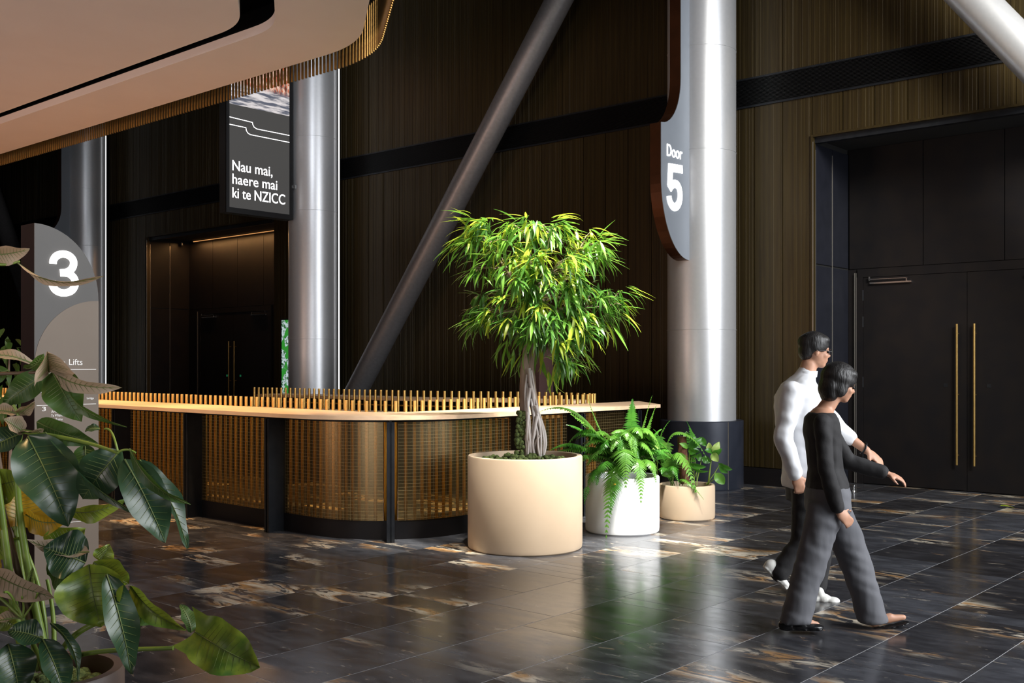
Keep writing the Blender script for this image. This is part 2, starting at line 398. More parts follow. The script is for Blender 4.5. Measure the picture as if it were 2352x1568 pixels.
# portals with double doors
def portal(n, ya, yb, split, leafw, lit):
    """ya<yb, opening in the wall; doors in the back plane XR"""
    d = empty('door_%d' % n, (XR, (ya+yb)/2, 0), kind='structure')
    fr = d; o0 = d.location
    def ob(nm, mb, m, par=d, **k):
        mb.v = [(x-o0.x, y-o0.y, z) for x, y, z in mb.v]
        return obj(nm, mb, m, par, **k)
    # outer frame, thin metal edge
    ob('portal_frame', MB().box(WX-.025, WX+.05, yb-.028, yb, 0, PT).box(WX-.025, WX+.05, ya, ya+.028, 0, PT).box(WX-.03, WX+.05, ya, yb, PT, PT+.028), M['bronze'])
    ob('edge_strip', MB().box(WX-.03, WX-.024, yb-.033, yb-.026, .02, PT-.06), M['edge'])
    ob('lintel', MB().box(WX+.03, WX+.11, ya, yb, PT-.07, PT), M['blackm'])
    ob('recess_ceiling', MB().box(WX+.05, XR+.1, ya, yb, PT, PT+.05), M['dark'])
    for yy, sgn in ((yb, -1), (ya, 1)):
        for z0_, z1_ in ((.02, 2.845), (2.87, PT-.07)):
            xs = [WX+.055, WX+.055+(XR-WX-.055)*.5, XR]
            for i in range(2):
                a, b = sorted((yy, yy+sgn*.02))
                ob('side_panel', MB().box(xs[i]+.006, xs[i+1]-.006, a, b, z0_, z1_), M['navyd'] if not lit else M['black'])
        a, b = sorted((yy, yy+sgn*.012))
        ob('return_wall', MB().box(WX+.05, XR+.06, min(yy, yy-sgn*.03), max(yy, yy-sgn*.03), 0, PT), M['dark'])
        a, b = sorted((yy+sgn*.018, yy+sgn*.026))
        ob('edge_strip', MB().box(xs[1]-.004, xs[1]+.004, a, b, .03, PT-.15), M['edge'])
        ob('edge_strip', MB().box(WX+.058, WX+.066, a, b, .03, PT-.15), M['edge'])
    # head panels over the doors
    y1, y0_ = split+leafw, split-leafw
    ys = [ya+.03+(yb-ya-.06)*i/5 for i in range(6)]
    for i in range(5):
        ob('head_panel', MB().box(XR, XR+.03, ys[i]+.005, ys[i+1]-.005, 2.86, PT-.005), M['black'])
    ob('head_backing', MB().box(XR+.03, XR+.05, ya, yb, 0, PT), M['dark'])
    ob('door_head', MB().box(XR-.02, XR+.05, y0_-.08, y1+.08, 2.74, 2.85), M['black'])
    for yy in (y1+.05, y0_-.05):
        ob('door_jamb', MB().box(XR-.03, XR+.04, yy-.045, yy+.045, 0, 2.74), M['black'])
    ob('edge_strip', MB().box(XR-.036, XR-.03, y1+.088, y1+.096, 0.01, 2.8).box(XR-.036, XR-.03, y1+.11, y1+.116, .01, 2.8), M['edge'])
    for yy0, yy1 in ((ya+.02, y0_-.1), (y1+.1, yb-.02)):
        if yy1 > yy0+.03: ob('side_infill', MB().box(XR, XR+.03, yy0, yy1, 0, 2.85), M['black'])
    for s in (1, -1):
        a, b = (split+.003, split+leafw) if s > 0 else (split-leafw, split-.003)
        lf = ob('door_leaf', MB().box(XR-.012, XR+.03, a, b, .012, 2.735), M['black'])
        hy = split+s*.105
        h = MB().tube([(XR-.075, hy, .33), (XR-.075, hy, 2.09)], .0155, 10)
        for zz in (.45, 1.21, 1.97): h.tube([(XR-.075, hy, zz), (XR-.01, hy, zz)], .008, 8)
        ob('door_handle', h, M['brass'], lf, smooth=40)
        ce = y1-.10 if s > 0 else y0_+.10; cd = -s
        ob('door_closer', MB().box(XR-.05, XR-.01, min(ce, ce+cd*.55), max(ce, ce+cd*.55), 2.645, 2.665)
           .box(XR-.06, XR-.045, min(ce, ce+cd*.5), max(ce, ce+cd*.5), 2.70, 2.708).box(XR-.06, XR-.045, ce-.01, ce+.01, 2.69, 2.74)
           .box(XR-.06, XR-.045, ce+cd*.49-.006, ce+cd*.49+.006, 2.66, 2.708), M['chrome'], lf)
        hx = y1+.004 if s > 0 else y0_-.004
        for zz in (.35, 1.35, 2.15, 2.5):
            ob('hinge', MB().tube([(XR-.02, hx, zz-.07), (XR-.02, hx, zz+.07)], .009, 8), M['blackm'], lf, smooth=40)
        ob('indicator', MB().box(XR-.016, XR-.011, split+s*.26-.025, split+s*.26+.025, 1.30, 1.345), M['greenl'] if lit else M['blackm'], lf)
    if lit:
        ob('light_strip', MB().box(XR-.035, XR-.02, ya+.4, yb-.25, PT-.03, PT-.018), mat('warm_led', (1, .5, .2), emit=.8, ecol=(1, .45, .15)))
        sp = MB().lathe([(0, 0), (.03, 0), (.03, .08), (0, .08)], 12, (XR-.25, yb-.12, PT-.12))
        ob('spot_fitting', sp, M['blackm'], smooth=40)
    return d
portal(1, PR[0], PR[1], onx(2222, 700, XR).y, 1.33, False)
portal(2, PL[0], PL[1], onx(538, 730, XR).y, 1.33, True)
spot('portal_spot', (XR-.25, PL[1]-.12, PT-.14), (XR-.1, PL[1]-.02, 2.0), 2.5, (1, .5, .2), 34, .7, .01)
# side, back and top of the hall, outside the frame
tag(obj('wall_left', MB().box(-7, 14, 31.5, 31.7, 0, 11), M['dark']), kind='structure')
tag(obj('trim_2', MB().box(12.9, 13.0, -9, 1.0, 0, 11), M['dark']), kind='structure')

# ------------------------------------------------------------------ gallery soffit (ceiling)
SH = 4.3
def arc(c, r, a0, a1, n): return [(c[0]+r*math.cos(math.radians(a0+(a1-a0)*i/n)), c[1]+r*math.sin(math.radians(a0+(a1-a0)*i/n))) for i in range(n+1)]
def round_poly(pts, rads, n=10):
    out = []; m = len(pts)
    for i in range(m):
        p = Vector(pts[i]); a = Vector(pts[i-1]); b = Vector(pts[(i+1) % m]); r = rads[i]
        if r <= 0: out.append(tuple(p)); continue
        u = (a-p).normalized(); v = (b-p).normalized()
        for k in range(n+1):
            t = k/n; q = (p+u*r)*(1-t)**2+p*(2*t*(1-t))+(p+v*r)*t**2
            out.append(tuple(q))
    return out
c_soff = obj('ceiling', MB().box(-13, 13.6, -13, 32, 11, 11.2), M['dark'])
tag(c_soff, kind='structure')
dside = Vector((-.60, -.80))
def side(p, L): return (p[0]+dside.x*L, p[1]+dside.y*L)
O0 = (5.87, 6.88); I0 = (5.13, 7.05); P0 = (4.91, 7.20)
outer = round_poly([(5.87, 30), O0, side(O0, 16), (-8, side(O0, 16)[1]), (-8, 30)], [0, .45, 0, 0, 0])
inner = round_poly([(5.13, 30), I0, side(I0, 15)], [0, .28, 0])
# ring = strip between outer edge and slot
o1 = round_poly([(5.87, 30), O0, side(O0, 15)], [0, .45, 0], 12); i1 = round_poly([(5.13, 30), I0, side(I0, 15)], [0, .28, 0], 12)
ring = MB(); n = len(o1)
vs = [(*p, SH) for p in o1]+[(*p, SH) for p in i1]+[(*p, SH+.075) for p in o1]+[(*p, SH+.075) for p in i1]
fs = []
for i in range(n-1): fs += [(i, i+1, n+i+1, n+i), (2*n+i+1, 2*n+i, 3*n+i, 3*n+i+1), (i+1, i, 2*n+i, 2*n+i+1), (n+i, n+i+1, 3*n+i+1, 3*n+i)]
ring.add(vs, fs); obj('soffit_border', ring, M['soffit'], c_soff)
q1 = [(a[0]*.45+b[0]*.55, a[1]*.45+b[1]*.55) for a, b in zip(o1, i1)]; o2 = [(a[0]*.98+b[0]*.02, a[1]*.98+b[1]*.02) for a, b in zip(o1, i1)]
vs = [(*p, z) for z in (SH+.07, SH+.4) for L in (o2, q1) for p in L]
obj('upstand', MB().add(vs, fs), M['dark'], c_soff)  # near-black ring added as the shaded void seen through the slot
p1 = round_poly([(4.91, 30), P0, side(P0, 14), (-8, side(P0, 14)[1]), (-8, 30)], [0, .30, 0, 0, 0], 10)
obj('soffit_panel', MB().prism(p1, SH, SH+.16), M['soffit'], c_soff)
obj('slab', MB().prism([(5.86, 30), (5.86, 7.0), side((5.86, 7.0), 15), (-8, side(O0, 15)[1]), (-8, 30)], SH+.40, SH+1.0), M['dark'], c_soff)
# hanging fins round the gallery edge
fins = empty('fin_screen', (5.99, 10, SH), 'screen of thin brass fins hanging in a curve around the gallery soffit edge', 'screen')
fpath = round_poly([(5.99, 21), (5.99, 6.80), side((5.99, 6.80), 4.2)], [0, .55, 0], 24)
def walk(path, step):
    out = []; d = 0.; nxt = 0.
    for a, b in zip(path[:-1], path[1:]):
        a = Vector(a); b = Vector(b); L = (b-a).length
        if L < 1e-6: continue
        while nxt <= d+L: out.append((a+(b-a)*((nxt-d)/L), (b-a)/L)); nxt += step
        d += L
    return out
M['fin'] = noisy('dark_brass', (.34, .19, .055), (.28, .15, .045), 30, .33, 1)
fm = MB().tube([(0, 0, -.10), (0, 0, .36)], .0112, 8).mesh('fin', M['fin']); auto_smooth(fm)
W_ = walk(fpath, .0525)
near = sorted(range(len(W_)), key=lambda i: W_[i][0].length)[:300]; near = set(near)
rest = MB()
for i, (p, d) in enumerate(W_):
    if i in near: inst('fin', fm, fins, (p.x-5.99, p.y-10, 0))
    else: rest.tube([(p.x-5.99, p.y-10, -.10), (p.x-5.99, p.y-10, .36)], .0135, 6)
if rest.v: tag(obj('fin', rest, M['fin'], fins), kind='stuff')
rail = MB(); rail.tube([(p[0]-5.99, p[1]-10, .34) for p in fpath], .02, 6); obj('rail', rail, M['dark'], fins)

# ------------------------------------------------------------------ columns and braces
CX = 11.93
def column(y, label, plinth=True):
    t = empty('column', (CX, y, 0), label, 'column', 'round steel columns along the wall')
    obj('shaft', MB().lathe([(.44, 0), (.44, 11)], 64), M['silver'], t, smooth=40)
    for z in (2.0+.03, 4.31, 5.62, 8.2):
        pr = []
        obj('weld_ring', MB().lathe([(.439, z-.006), (.4445, z-.003), (.4445, z+.003), (.439, z+.006)], 64), M['silver'], t, smooth=60)
    b = obj('plinth', MB().lathe([(.0, 0), (.525, 0), (.535, .02), (.535, .86), (.528, .868), (.44, .868)], 64), M['navy'], t, smooth=40)
    a = math.radians(-90-21)
    q = Vector((math.cos(a), math.sin(a), 0))
    obj('seam_trim', MB().box(.536*q.x-.004, .536*q.x+.004, .536*q.y-.004, .536*q.y+.004, .01, .86), M['edge'], b)
    return t
column(7.21, 'silver round column beside the white and beige planters, with the Door 5 sign')
column(15.27, 'silver round column behind the counter beside the hanging screen')
column(23.72, 'farthest silver round column, behind the 3 directory pylon')
def brace(a, b, label, r=.2, ext=(2, 2), m='dsilver'):
    a, b = Vector(a), Vector(b); d = (b-a).normalized(); a = a-d*ext[0]; b = b+d*ext[1]
    if a.z < 0: a = a+d*(-a.z/d.z)
    o = empty('diagonal_brace', (a+b)/2, label, 'brace')
    obj('tube', MB().tube([a-o.location, b-o.location], r, 40), M[m], o, smooth=40)
brace(onx(826, 884, CX), onx(1284, 0, CX), 'grey steel diagonal tube leaning right from behind the counter, left of the tree', .195, (3, 4))
brace(onx(2236, 0, CX), onx(2352, 119, CX), 'silver diagonal tube crossing the top right corner above the doors', .21, (4, 5), 'silver')
brace(onx(47, 626, CX), onx(0, 490, CX), 'dark diagonal tube at the left edge behind the 3 pylon', .21, (3, 4))
# slim vertical lines beside the columns, emission stands in for an edge reflection
for i, (px, cy) in enumerate(((778.5, 15.27), (243, 23.72))):
    p = onx(px, 600, CX+.25)
    tag(obj('light_line', MB().tube([(0, 0, 0), (0, 0, 10)], .012, 8), M['led'], loc=(p.x, p.y, .3), smooth=40),
        ['thin white vertical light line right of the middle column', 'thin white vertical light line right of the 3 pylon'][i], 'light')

# ------------------------------------------------------------------ text helper
def text(body, w, h, x, z, y, m, parent, name='lettering', depth=.004, fat=.02, sp=1.0):
    """flat lettering in the plane y, facing -y; lower left at (x, z), fitted to w by h; coordinates in world"""
    cu = bpy.data.curves.new(name, 'FONT'); cu.body = body; cu.offset = fat*.12; cu.extrude = .01; cu.space_character = sp
    cu.resolution_u = 5; cu.space_line = .92
    to = bpy.data.objects.new('tmp', cu); C.objects.link(to)
    bpy.context.view_layer.update()
    me = bpy.data.meshes.new_from_object(to.evaluated_get(bpy.context.evaluated_depsgraph_get()))
    bpy.data.objects.remove(to)
    xs = [v.co.x for v in me.vertices]; ys = [v.co.y for v in me.vertices]
    x0, x1, a, b = min(xs), max(xs), min(ys), max(ys)
    k = parent.location if parent else Vector((0, 0, 0))
    for v in me.vertices:
        X = (v.co.x-x0)/(x1-x0)*w; Z = (v.co.y-a)/(b-a)*h
        Y = -depth if v.co.z > 0 else 0
        v.co = (x+X-k.x, y+Y-k.y, z+Z-k.z)
    me.materials.clear(); me.materials.append(m)
    return obj(name, me, None, parent)
def strip(name, pts, r, y, m, parent):
    k = parent.location
    mb = MB()
    for a, b in zip(pts[:-1], pts[1:]):
        a = Vector(a); b = Vector(b); d = (b-a).normalized(); nn = Vector((-d.y, d.x))*r
        q = [a+nn-d*r*.3, b+nn+d*r*.3, b-nn+d*r*.3, a-nn-d*r*.3]
        mb.add([(p.x-k.x, y-k.y-yy, p.y-k.z) for yy in (0, .003) for p in q], [(0, 1, 2, 3), (4, 7, 6, 5), (0, 4, 5, 1), (1, 5, 6, 2), (2, 6, 7, 3), (3, 7, 4, 0)])
    return obj(name, mb, m, parent)

def smooth_line(L, n=4):
    L = [Vector(p) for p in L]; out = []
    for i in range(len(L)-1):
        p0, p1, p2, p3 = L[max(i-1, 0)], L[i], L[i+1], L[min(i+2, len(L)-1)]
        for k in range(n):
            t = k/n; out.append(.5*((2*p1)+(p2-p0)*t+(2*p0-5*p1+4*p2-p3)*t*t+(3*p1-p0-3*p2+p3)*t**3))
    out.append(L[-1]); return out
def ribbon(name, lines, r, y, m, parent):
    k = parent.location; mb = MB()
    for li, L in enumerate(lines):
        L = smooth_line(L) if len(L) > 3 else [Vector(p) for p in L]
        n = len(L); vs = []
        for i, p in enumerate(L):
            a = (L[i]-L[i-1]).normalized() if i else (L[1]-L[0]).normalized(); b = (L[i+1]-L[i]).normalized() if i < n-1 else a
            d = (a+b).normalized(); w_ = r/max(.5, d.dot(a)); nn = Vector((-d.y, d.x))*w_
            for q in (p+nn, p-nn): vs += [(q.x-k.x, y-k.y-.007-li*.0004, q.y-k.z), (q.x-k.x, y-k.y, q.y-k.z)]
        fs = []
        for i in range(n-1):
            e = 4*i; fs += [(e, e+4, e+6, e+2), (e, e+1, e+5, e+4), (e+2, e+6, e+7, e+3)]
        fs += [(0, 2, 3, 1), (4*n-4, 4*n-3, 4*n-1, 4*n-2)]
        mb.add(vs, fs)
    return obj(name, mb, m, parent)

# ------------------------------------------------------------------ Door 5 sign on the near column
def door_sign(cy, label, words):
    xl, xr, yf, yb = 10.855, CX-.425, cy-.08, cy+.08
    s = empty('door_sign', (xl, cy, 3.2), label, 'sign')
    ztip, zbot = 4.54, 2.90
    xstrip = 11.30
    out = [(xr, 10.5), (xr, zbot)]
    rz = 1.0; rx = xr-xl
    out += [(xr-rx*math.sin(math.radians(a)), zbot+rz*(1-math.cos(math.radians(a)))) for a in range(6, 91, 6)]
    out += [(xl, ztip)]
    out += [(xl+(xstrip-xl)*math.sin(math.radians(a)), ztip+.62*(1-math.cos(math.radians(a)))) for a in range(10, 91, 8)]
    out += [(xstrip, 10.5)]
    k = s.location
    def outl(o_): return [(x-k.x, z-k.z) for x, z in o_]
    obj('sign_body', MB().prismy(outl(out), yf+.004-k.y, yb-k.y), M['copper'], s)
    obj('sign_face', MB().prismy(outl(out), yf-.004-k.y, yf+.004-k.y), M['signgrey'], s)
    if words:
        a = ony(1531, 362, yf); b = ony(1566, 362, yf)
        text('Door', b.x-a.x, .150, a.x, ony(1531, 358, yf).z, yf-.004, M['letter'], s, depth=.006, fat=.0)
        a = ony(1529, 480, yf); b = ony(1569, 480, yf)
        q5 = lambda L: [(lambda p: (p.x, p.z))(ony(1440+x/2.24, y_/2.24, yf)) for x, y_ in L]
        ribbon('numeral', [q5([(283, 872), (222, 862), (218, 956)]), q5([(216, 972), (226, 955), (240, 946), (256, 951), (267, 972), (271, 1005), (267, 1038), (255, 1060), (240, 1065), (226, 1052), (217, 1030), (214, 1008)])], .050, yf-.004, M['letter'], s)
    return s
door_sign(7.21, 'tall grey fin sign with glowing Door 5 on the near column', True)
door_sign(23.72, 'dark fin sign on the farthest column behind the pylon, lettering hidden', False)

# ------------------------------------------------------------------ hanging screen
yd = 15.18
a = ony(527, 480, yd); b = ony(665, 490, yd)
xd0, xd1 = a.x, b.x; zb = 4.21; zt = 7.2
s = empty('hanging_screen', ((xd0+xd1)/2, yd, 4.2), 'tall lit dark screen reading Nau mai, haere mai ki te NZICC, beside the column', 'screen')
k = s.location
obj('screen_case', MB().box(xd0-.06-k.x, xd1+.07-k.x, .012, .2, zb-.09-k.z, zt-k.z), M['dark'], s)
obj('screen_frame', MB().box(xd0-.06-k.x, xd0-k.x, 0, .02, zb-.09-k.z, zt-k.z).box(xd1-k.x, xd1+.07-k.x, 0, .02, zb-.09-k.z, zt-k.z).box(xd0-k.x, xd1-k.x, 0, .02, zb-.09-k.z, zb-k.z), M['louvre'], s)
zpic = ony(596, 252, yd).z
obj('display', MB().box(xd0-k.x, xd1-k.x, .004, .012, zb-k.z, zpic-k.z), mat('screen_grey', (.01, .01, .01), .3, emit=1, ecol=(.062, .060, .058)), s)
def picmat(name, kind):
    m = mat(name, (.01, .01, .01), .3); t = NT(m)
    tc = t.n('ShaderNodeTexCoord'); sp = t.n('ShaderNodeSeparateXYZ'); t.l(tc.outputs['Object'], sp.inputs[0])
    if kind == 'street':
        mp = t.n('ShaderNodeMapping'); t.l(tc.outputs['Object'], mp.inputs[0]); mp.inputs['Scale'].default_value = (9, 1, 4)
        n1 = t.noise(mp.outputs[0], 1.2, 5, .6)
        warm = t.mix(t.ramp(n1, .40, .62), (.12, .03, .02), (.95, .62, .48))
        warm = t.mix(t.ramp(t.noise(mp.outputs[0], 3.1, 2), .55, .6), warm, (.55, .12, .05))
        mp2 = t.n('ShaderNodeMapping'); t.l(tc.outputs['Object'], mp2.inputs[0]); mp2.inputs['Scale'].default_value = (1.2, 1, 9); mp2.inputs['Rotation'].default_value = (0, .28, 0)
        road = t.mix(t.ramp(t.noise(mp2.outputs[0], 2.2, 4), .42, .60), (.11, .12, .16), (.75, .70, .70))
        f = t.ramp(sp.outputs[2], zpic+.30-k.z, zpic+.42-k.z)
        c = t.mix(f, road, warm)
    else:
        n1 = t.noise(tc.outputs['Object'], 22, 6, .7)
        c = t.mix(t.ramp(n1, .44, .52), (.015, .10, .02), (.50, .60, .62))
        c = t.mix(t.ramp(t.noise(tc.outputs['Object'], 5, 3), .5, .56), c, (.03, .25, .03))
    t.l(c, t.b.inputs['Emission Color']); t.b.inputs['Emission Strength'].default_value = 1.0
    return m
obj('picture', MB().box(xd0-k.x, xd1-k.x, .004, .012, zpic-k.z, zt-k.z), picmat('screen_picture', 'street'), s)
mw = mat('screen_white', (1, 1, 1), emit=1.6)
def dpt(px, py): p = ony(px, py, yd); return p.x, p.z
for ln in (((527, 268), (580, 281), (581, 286), (584, 292), (590, 296), (665, 311)), ((527, 285), (565, 293), (566, 299), (569, 305), (575, 309), (665, 327))):
    strip('line', [dpt(*q) for q in ln], .0062, yd+.004, mw, s)
for body, x0_, x1_, yb_, hpx in (('Nau mai,', 534, 626, 394.5, 27), ('haere mai', 534, 637, 421.5, 23), ('ki te NZICC', 534, 655, 453.5, 24)):
    A = ony(x0_, yb_, yd); B = ony(x1_, yb_, yd)
    text(body, B.x-A.x, hpx/FPX*17.8, A.x, A.z, yd+.004, mw, s, fat=.03)
obj('bracket', MB().box(xd1+.07-k.x, xd1+.13-k.x, -.02, .05, 4.68-k.z, 4.74-k.z), M['chrome'], s)

# ------------------------------------------------------------------ directory pylon
yp = 6.73; xa, xb = 3.04, 3.467
s = empty('directory_pylon', ((xa+xb)/2, yp+.1, 0), 'tall grey and taupe directory pylon with glowing 3 and Lifts list', 'sign')
k = s.location
zt = 2.494
out = [(xa, .03), (xb, .03)]+[(xa+(xb-xa)*math.cos(math.radians(a_)), zt-.47+.47*math.sin(math.radians(a_))) for a_ in range(0, 91, 5)]
loc_ = lambda o_: [(x-k.x, z) for x, z in o_]
obj('pylon_body', MB().prismy(loc_(out), .004-.1, .09), M['plum'], s)
obj('face_panel', MB().prismy(loc_(out), -.004-.1, .004-.1), M['pylgrey'], s)
zc = 1.585; rr_ = .43
zsplit = ony(150, 1195, yp).z
arc_ = [(xb-(xb-xa)*math.cos(math.radians(a_)), zc+rr_*math.sin(math.radians(a_))) for a_ in range(0, 91, 5)]
obj('lower_panel', MB().prismy(loc_([(xa, zsplit+.004), (xb, zsplit+.004)]+arc_[::-1]), -.0065-.1, -.004-.1), M['pyltaupe'], s)
obj('base_panel', MB().box(xa-k.x, xb-k.x, -.1065, -.104, .05, zsplit-.004), M['pyltaupe'], s)
obj('plinth', MB().box(xa-.0-k.x, xb-k.x, -.09, .085, 0, .03), M['dark'], s)
def ptext(body, x0_, x1_, ybase, hpx, m=None, fat=.02, d=.003):
    A = ony(x0_, ybase, yp); B = ony(x1_, ybase, yp); t_ = A.dot(FW)
    return text(body, B.x-A.x, hpx/FPX*t_, A.x, A.z, yp-.0066, m or M['ink'], s, depth=d, fat=fat)
q3 = lambda L: [(lambda p: (p.x, p.z))(ony(x/3.486, 380+y_/3.486, yp)) for x, y_ in L]
ribbon('numeral', [q3([(419, 787), (421, 760), (440, 730), (468, 714), (500, 710), (534, 716), (562, 734), (580, 760), (584, 787), (576, 815), (556, 840), (525, 855), (477, 860)]),
                   q3([(477, 860), (530, 862), (562, 876), (588, 905), (596, 940), (588, 974), (566, 1002), (536, 1016), (503, 1020), (468, 1014), (436, 994), (416, 962), (408, 925)])], .0232, yp-.0066, M['letter'], s)
ptext('Lifts', 157, 188, 838, 14); ptext('to', 128, 148, 838, 11)
ptext('S1', 177, 185, 879, 6); ptext('4', 95, 105, 916, 9); ptext('bridge', 198, 214, 918, 6)
ptext('3', 95, 104, 944, 10)
for bt, x1_, yy_ in (('Arrivals', 140, 948), ('Te Whare', 142, 957), ('Te Tumu', 142, 966), ('02', 190, 1044)):
    ptext(bt, 116 if bt != '02' else 182, x1_, yy_, 6)
ptext('Lift for access', 158, 208, 1178, 7); ptext('Level 4M', 168, 196, 1185, 6.5)
for yy_ in (848, 898, 927, 1192):
    A = ony(83, yy_+(2 if yy_ > 900 else 0), yp); B = ony(219, yy_, yp)
    strip('rule', [(A.x, B.z), (B.x, B.z)], .0016, yp-.0066, M['ink'], s)

# ------------------------------------------------------------------ reception counter
LZ0, LZ1 = 1.095, 1.132
cnt = empty('reception_counter', (7.1, 9, 0), 'long curved reception counter with pale timber ledge, brass rods and wired glass panels', 'counter')
ko = cnt.location
cc = (7.1, 7.88)
def offs(r, xend, d): # path of the counter at inset d from the ledge edge
    pts = [(5.93+d, 21.0), (5.93+d, 14.0), (5.93+d, 7.88)]
    pts += [(cc[0]-(r)*math.cos(math.radians(a_)), cc[1]-(r)*math.sin(math.radians(a_))) for a_ in range(5, 90, 5)]
    pts += [(7.1, 6.68+d), (xend, 6.68+d)]
    return pts
outer = offs(1.17, 10.15, 0)
# keep radius consistent with inset
def path(d, xend): 
    return [(5.93+d, 21.0), (5.93+d, 7.88)]+[(7.1-(1.17-d)*math.cos(math.radians(a_)), 7.88-(1.2-d)*math.sin(math.radians(a_))) for a_ in range(4, 90, 4)]+[(7.1, 6.68+d), (xend, 6.68+d)]
A_, B_ = path(0, 10.16), path(.78, 10.86)
n = len(A_)
def slab(mb, A, B, z0, z1, ko=ko):
    n = len(A)
    vs = [(x-ko.x, y-ko.y, z) for z in (z0, z1) for L in (A, B) for x, y in L]
    fs = []
    for i in range(n-1):
        fs += [(i, i+1, n+i+1, n+i)[::-1], (2*n+i, 2*n+i+1, 3*n+i+1, 3*n+i), (i, i+1, 2*n+i+1, 2*n+i), (n+i+1, n+i, 3*n+i, 3*n+i+1)]
    fs += [(0, n, 3*n, 2*n), (n-1, 2*n-1, 4*n-1, 3*n-1)[::-1]]
    return mb.add(vs, fs)
me_ = slab(MB(), A_, B_, LZ0, LZ1)
lg = obj('ledge', me_, M['timber'], cnt, smooth=30)
# wired glass panels, wires, kick plate, posts
G = path(.22, 10.05); GL = path(.225, 10.05)
posts = []
def cpt(px, py, fx=None, fy=None):
    return onx(px, py, fx) if fx else ony(px, py, fy)
for px in (20, 140, 260, 425, 612): p = onx(px, 1200, 5.96); posts.append(((5.96, p.y), (1, 0)))
pa = P(898, 1240, 9.25); av = (Vector((7.1, 7.88))-Vector((pa.x, pa.y))).normalized()
pp = Vector((7.1, 7.88))-av*1.15; posts.append(((pp.x, pp.y), (av.x, av.y)))
for px in (1213, 1340, 1470): p = ony(px, 1000, 6.71); posts.append(((p.x, 6.71), (0, 1)))
for (x, y), (dx, dy) in posts:
    a = Vector((x, y)); d = Vector((dx, dy)); nn = Vector((-dy, dx))
    q = [a+nn*.008, a-nn*.008, a-nn*.008+d*.24, a+nn*.008+d*.24]
    q2 = [a+nn*.035+d*.0, a-nn*.035, a-nn*.035+d*.012, a+nn*.035+d*.012]
    mb = MB().prism([(v.x-ko.x, v.y-ko.y) for v in q], 0, LZ0).prism([(v.x-ko.x, v.y-ko.y) for v in q2], 0, LZ0-.02)
    po = obj('post', mb, M['blackm'], cnt)
    bm_ = MB()
    for zz in (.05, .45):
        for e in (.07, .19):
            if zz > .2 and e < .1: continue
            c_ = a+d*e
            for sgn in (1, -1):
                f_ = c_+nn*.010*sgn
                bm_.ball((f_.x-ko.x, f_.y-ko.y, zz), .006, 6, 4)
    obj('bolt', bm_, M['blackm'], po)
slab_k = slab(MB(), path(.225, 10.05), path(.245, 10.05), 0.0, .17)
obj('kick_plate', slab_k, M['black'], cnt, smooth=30)
slab_t = slab(MB(), path(.225, 10.05), path(.245, 10.05), LZ0-.03, LZ0)
obj('top_rail', slab_t, M['black'], cnt, smooth=30)
# split the panel line at the posts
dense = []
for a, b in zip(G[:-1], G[1:]):
    a = Vector(a); b = Vector(b); m_ = max(1, int((b-a).length/.034))
    for i in range(m_): dense.append(a+(b-a)*i/m_)
dense.append(Vector(G[-1]))
cuts = []
for (x, y), (dx, dy) in posts:
    q = Vector((x+dx*.19, y+dy*.19)); cuts.append(min(range(len(dense)), key=lambda i: (dense[i]-q).length))
cuts = sorted(set([0]+cuts+[len(dense)-1]))
for a_, b_ in zip(cuts[:-1], cuts[1:]):
    seg = dense[a_+1:b_]
    if len(seg) < 4: continue
    m_ = len(seg)
    seg2 = []
    for i, p in enumerate(seg):
        t_ = (seg[min(i+1, m_-1)]-seg[max(i-1, 0)]).normalized(); seg2.append(p+Vector((-t_.y, t_.x))*.006)
    gm = slab(MB(), [tuple(p) for p in seg], [tuple(p) for p in seg2], .17, LZ0-.03)
    gp = obj('glass_panel', gm, M['glass'], cnt, smooth=30)
    wm = MB(); z = .19
    while z < LZ0-.04:
        o1_ = []; 
        for i, p in enumerate(seg):
            t_ = (seg[min(i+1, m_-1)]-seg[max(i-1, 0)]).normalized(); nv = Vector((-t_.y, t_.x)); o1_.append(p-nv*.004)
        vs = [(p.x-ko.x, p.y-ko.y, z+dz) for dz in (0, .0024) for p in o1_]
        wm.add(vs, [(i, i+1, m_+i+1, m_+i) for i in range(m_-1)]); z += .0315
    for i, p in enumerate(seg):
        t_ = (seg[min(i+1, m_-1)]-seg[max(i-1, 0)]).normalized(); nv = Vector((-t_.y, t_.x)); c_ = p-nv*.005
        q = [c_-t_*.0009, c_+t_*.0009]
        wm.add([(v.x-ko.x, v.y-ko.y, zz) for zz in (.17, LZ0-.03) for v in q], [(0, 1, 3, 2)])
    tag(obj('wire_grid', wm, M['wire'], gp), kind='stuff')
# rods behind the ledge
rm = MB().tube([(0, 0, 0), (0, 0, 1.238)], .0172, 12).mesh('rod', M['gold']); auto_smooth(rm)
rp = [(5.93+.80, 17.5), (5.93+.80, 7.88)]+[(7.1-.37*math.cos(math.radians(a_)), 7.88-.40*math.sin(math.radians(a_))) for a_ in range(8, 90, 8)]+[(7.1, 7.48), (9.85, 7.48)]
rp += [(9.85+.40*math.sin(math.radians(a_)), 7.88-.40*math.cos(math.radians(a_))) for a_ in range(10, 91, 10)]+[(10.25, 8.1)]
for p, d in walk(rp, .099): inst('rod', rm, cnt, (p.x-ko.x, p.y-ko.y, 0.0))

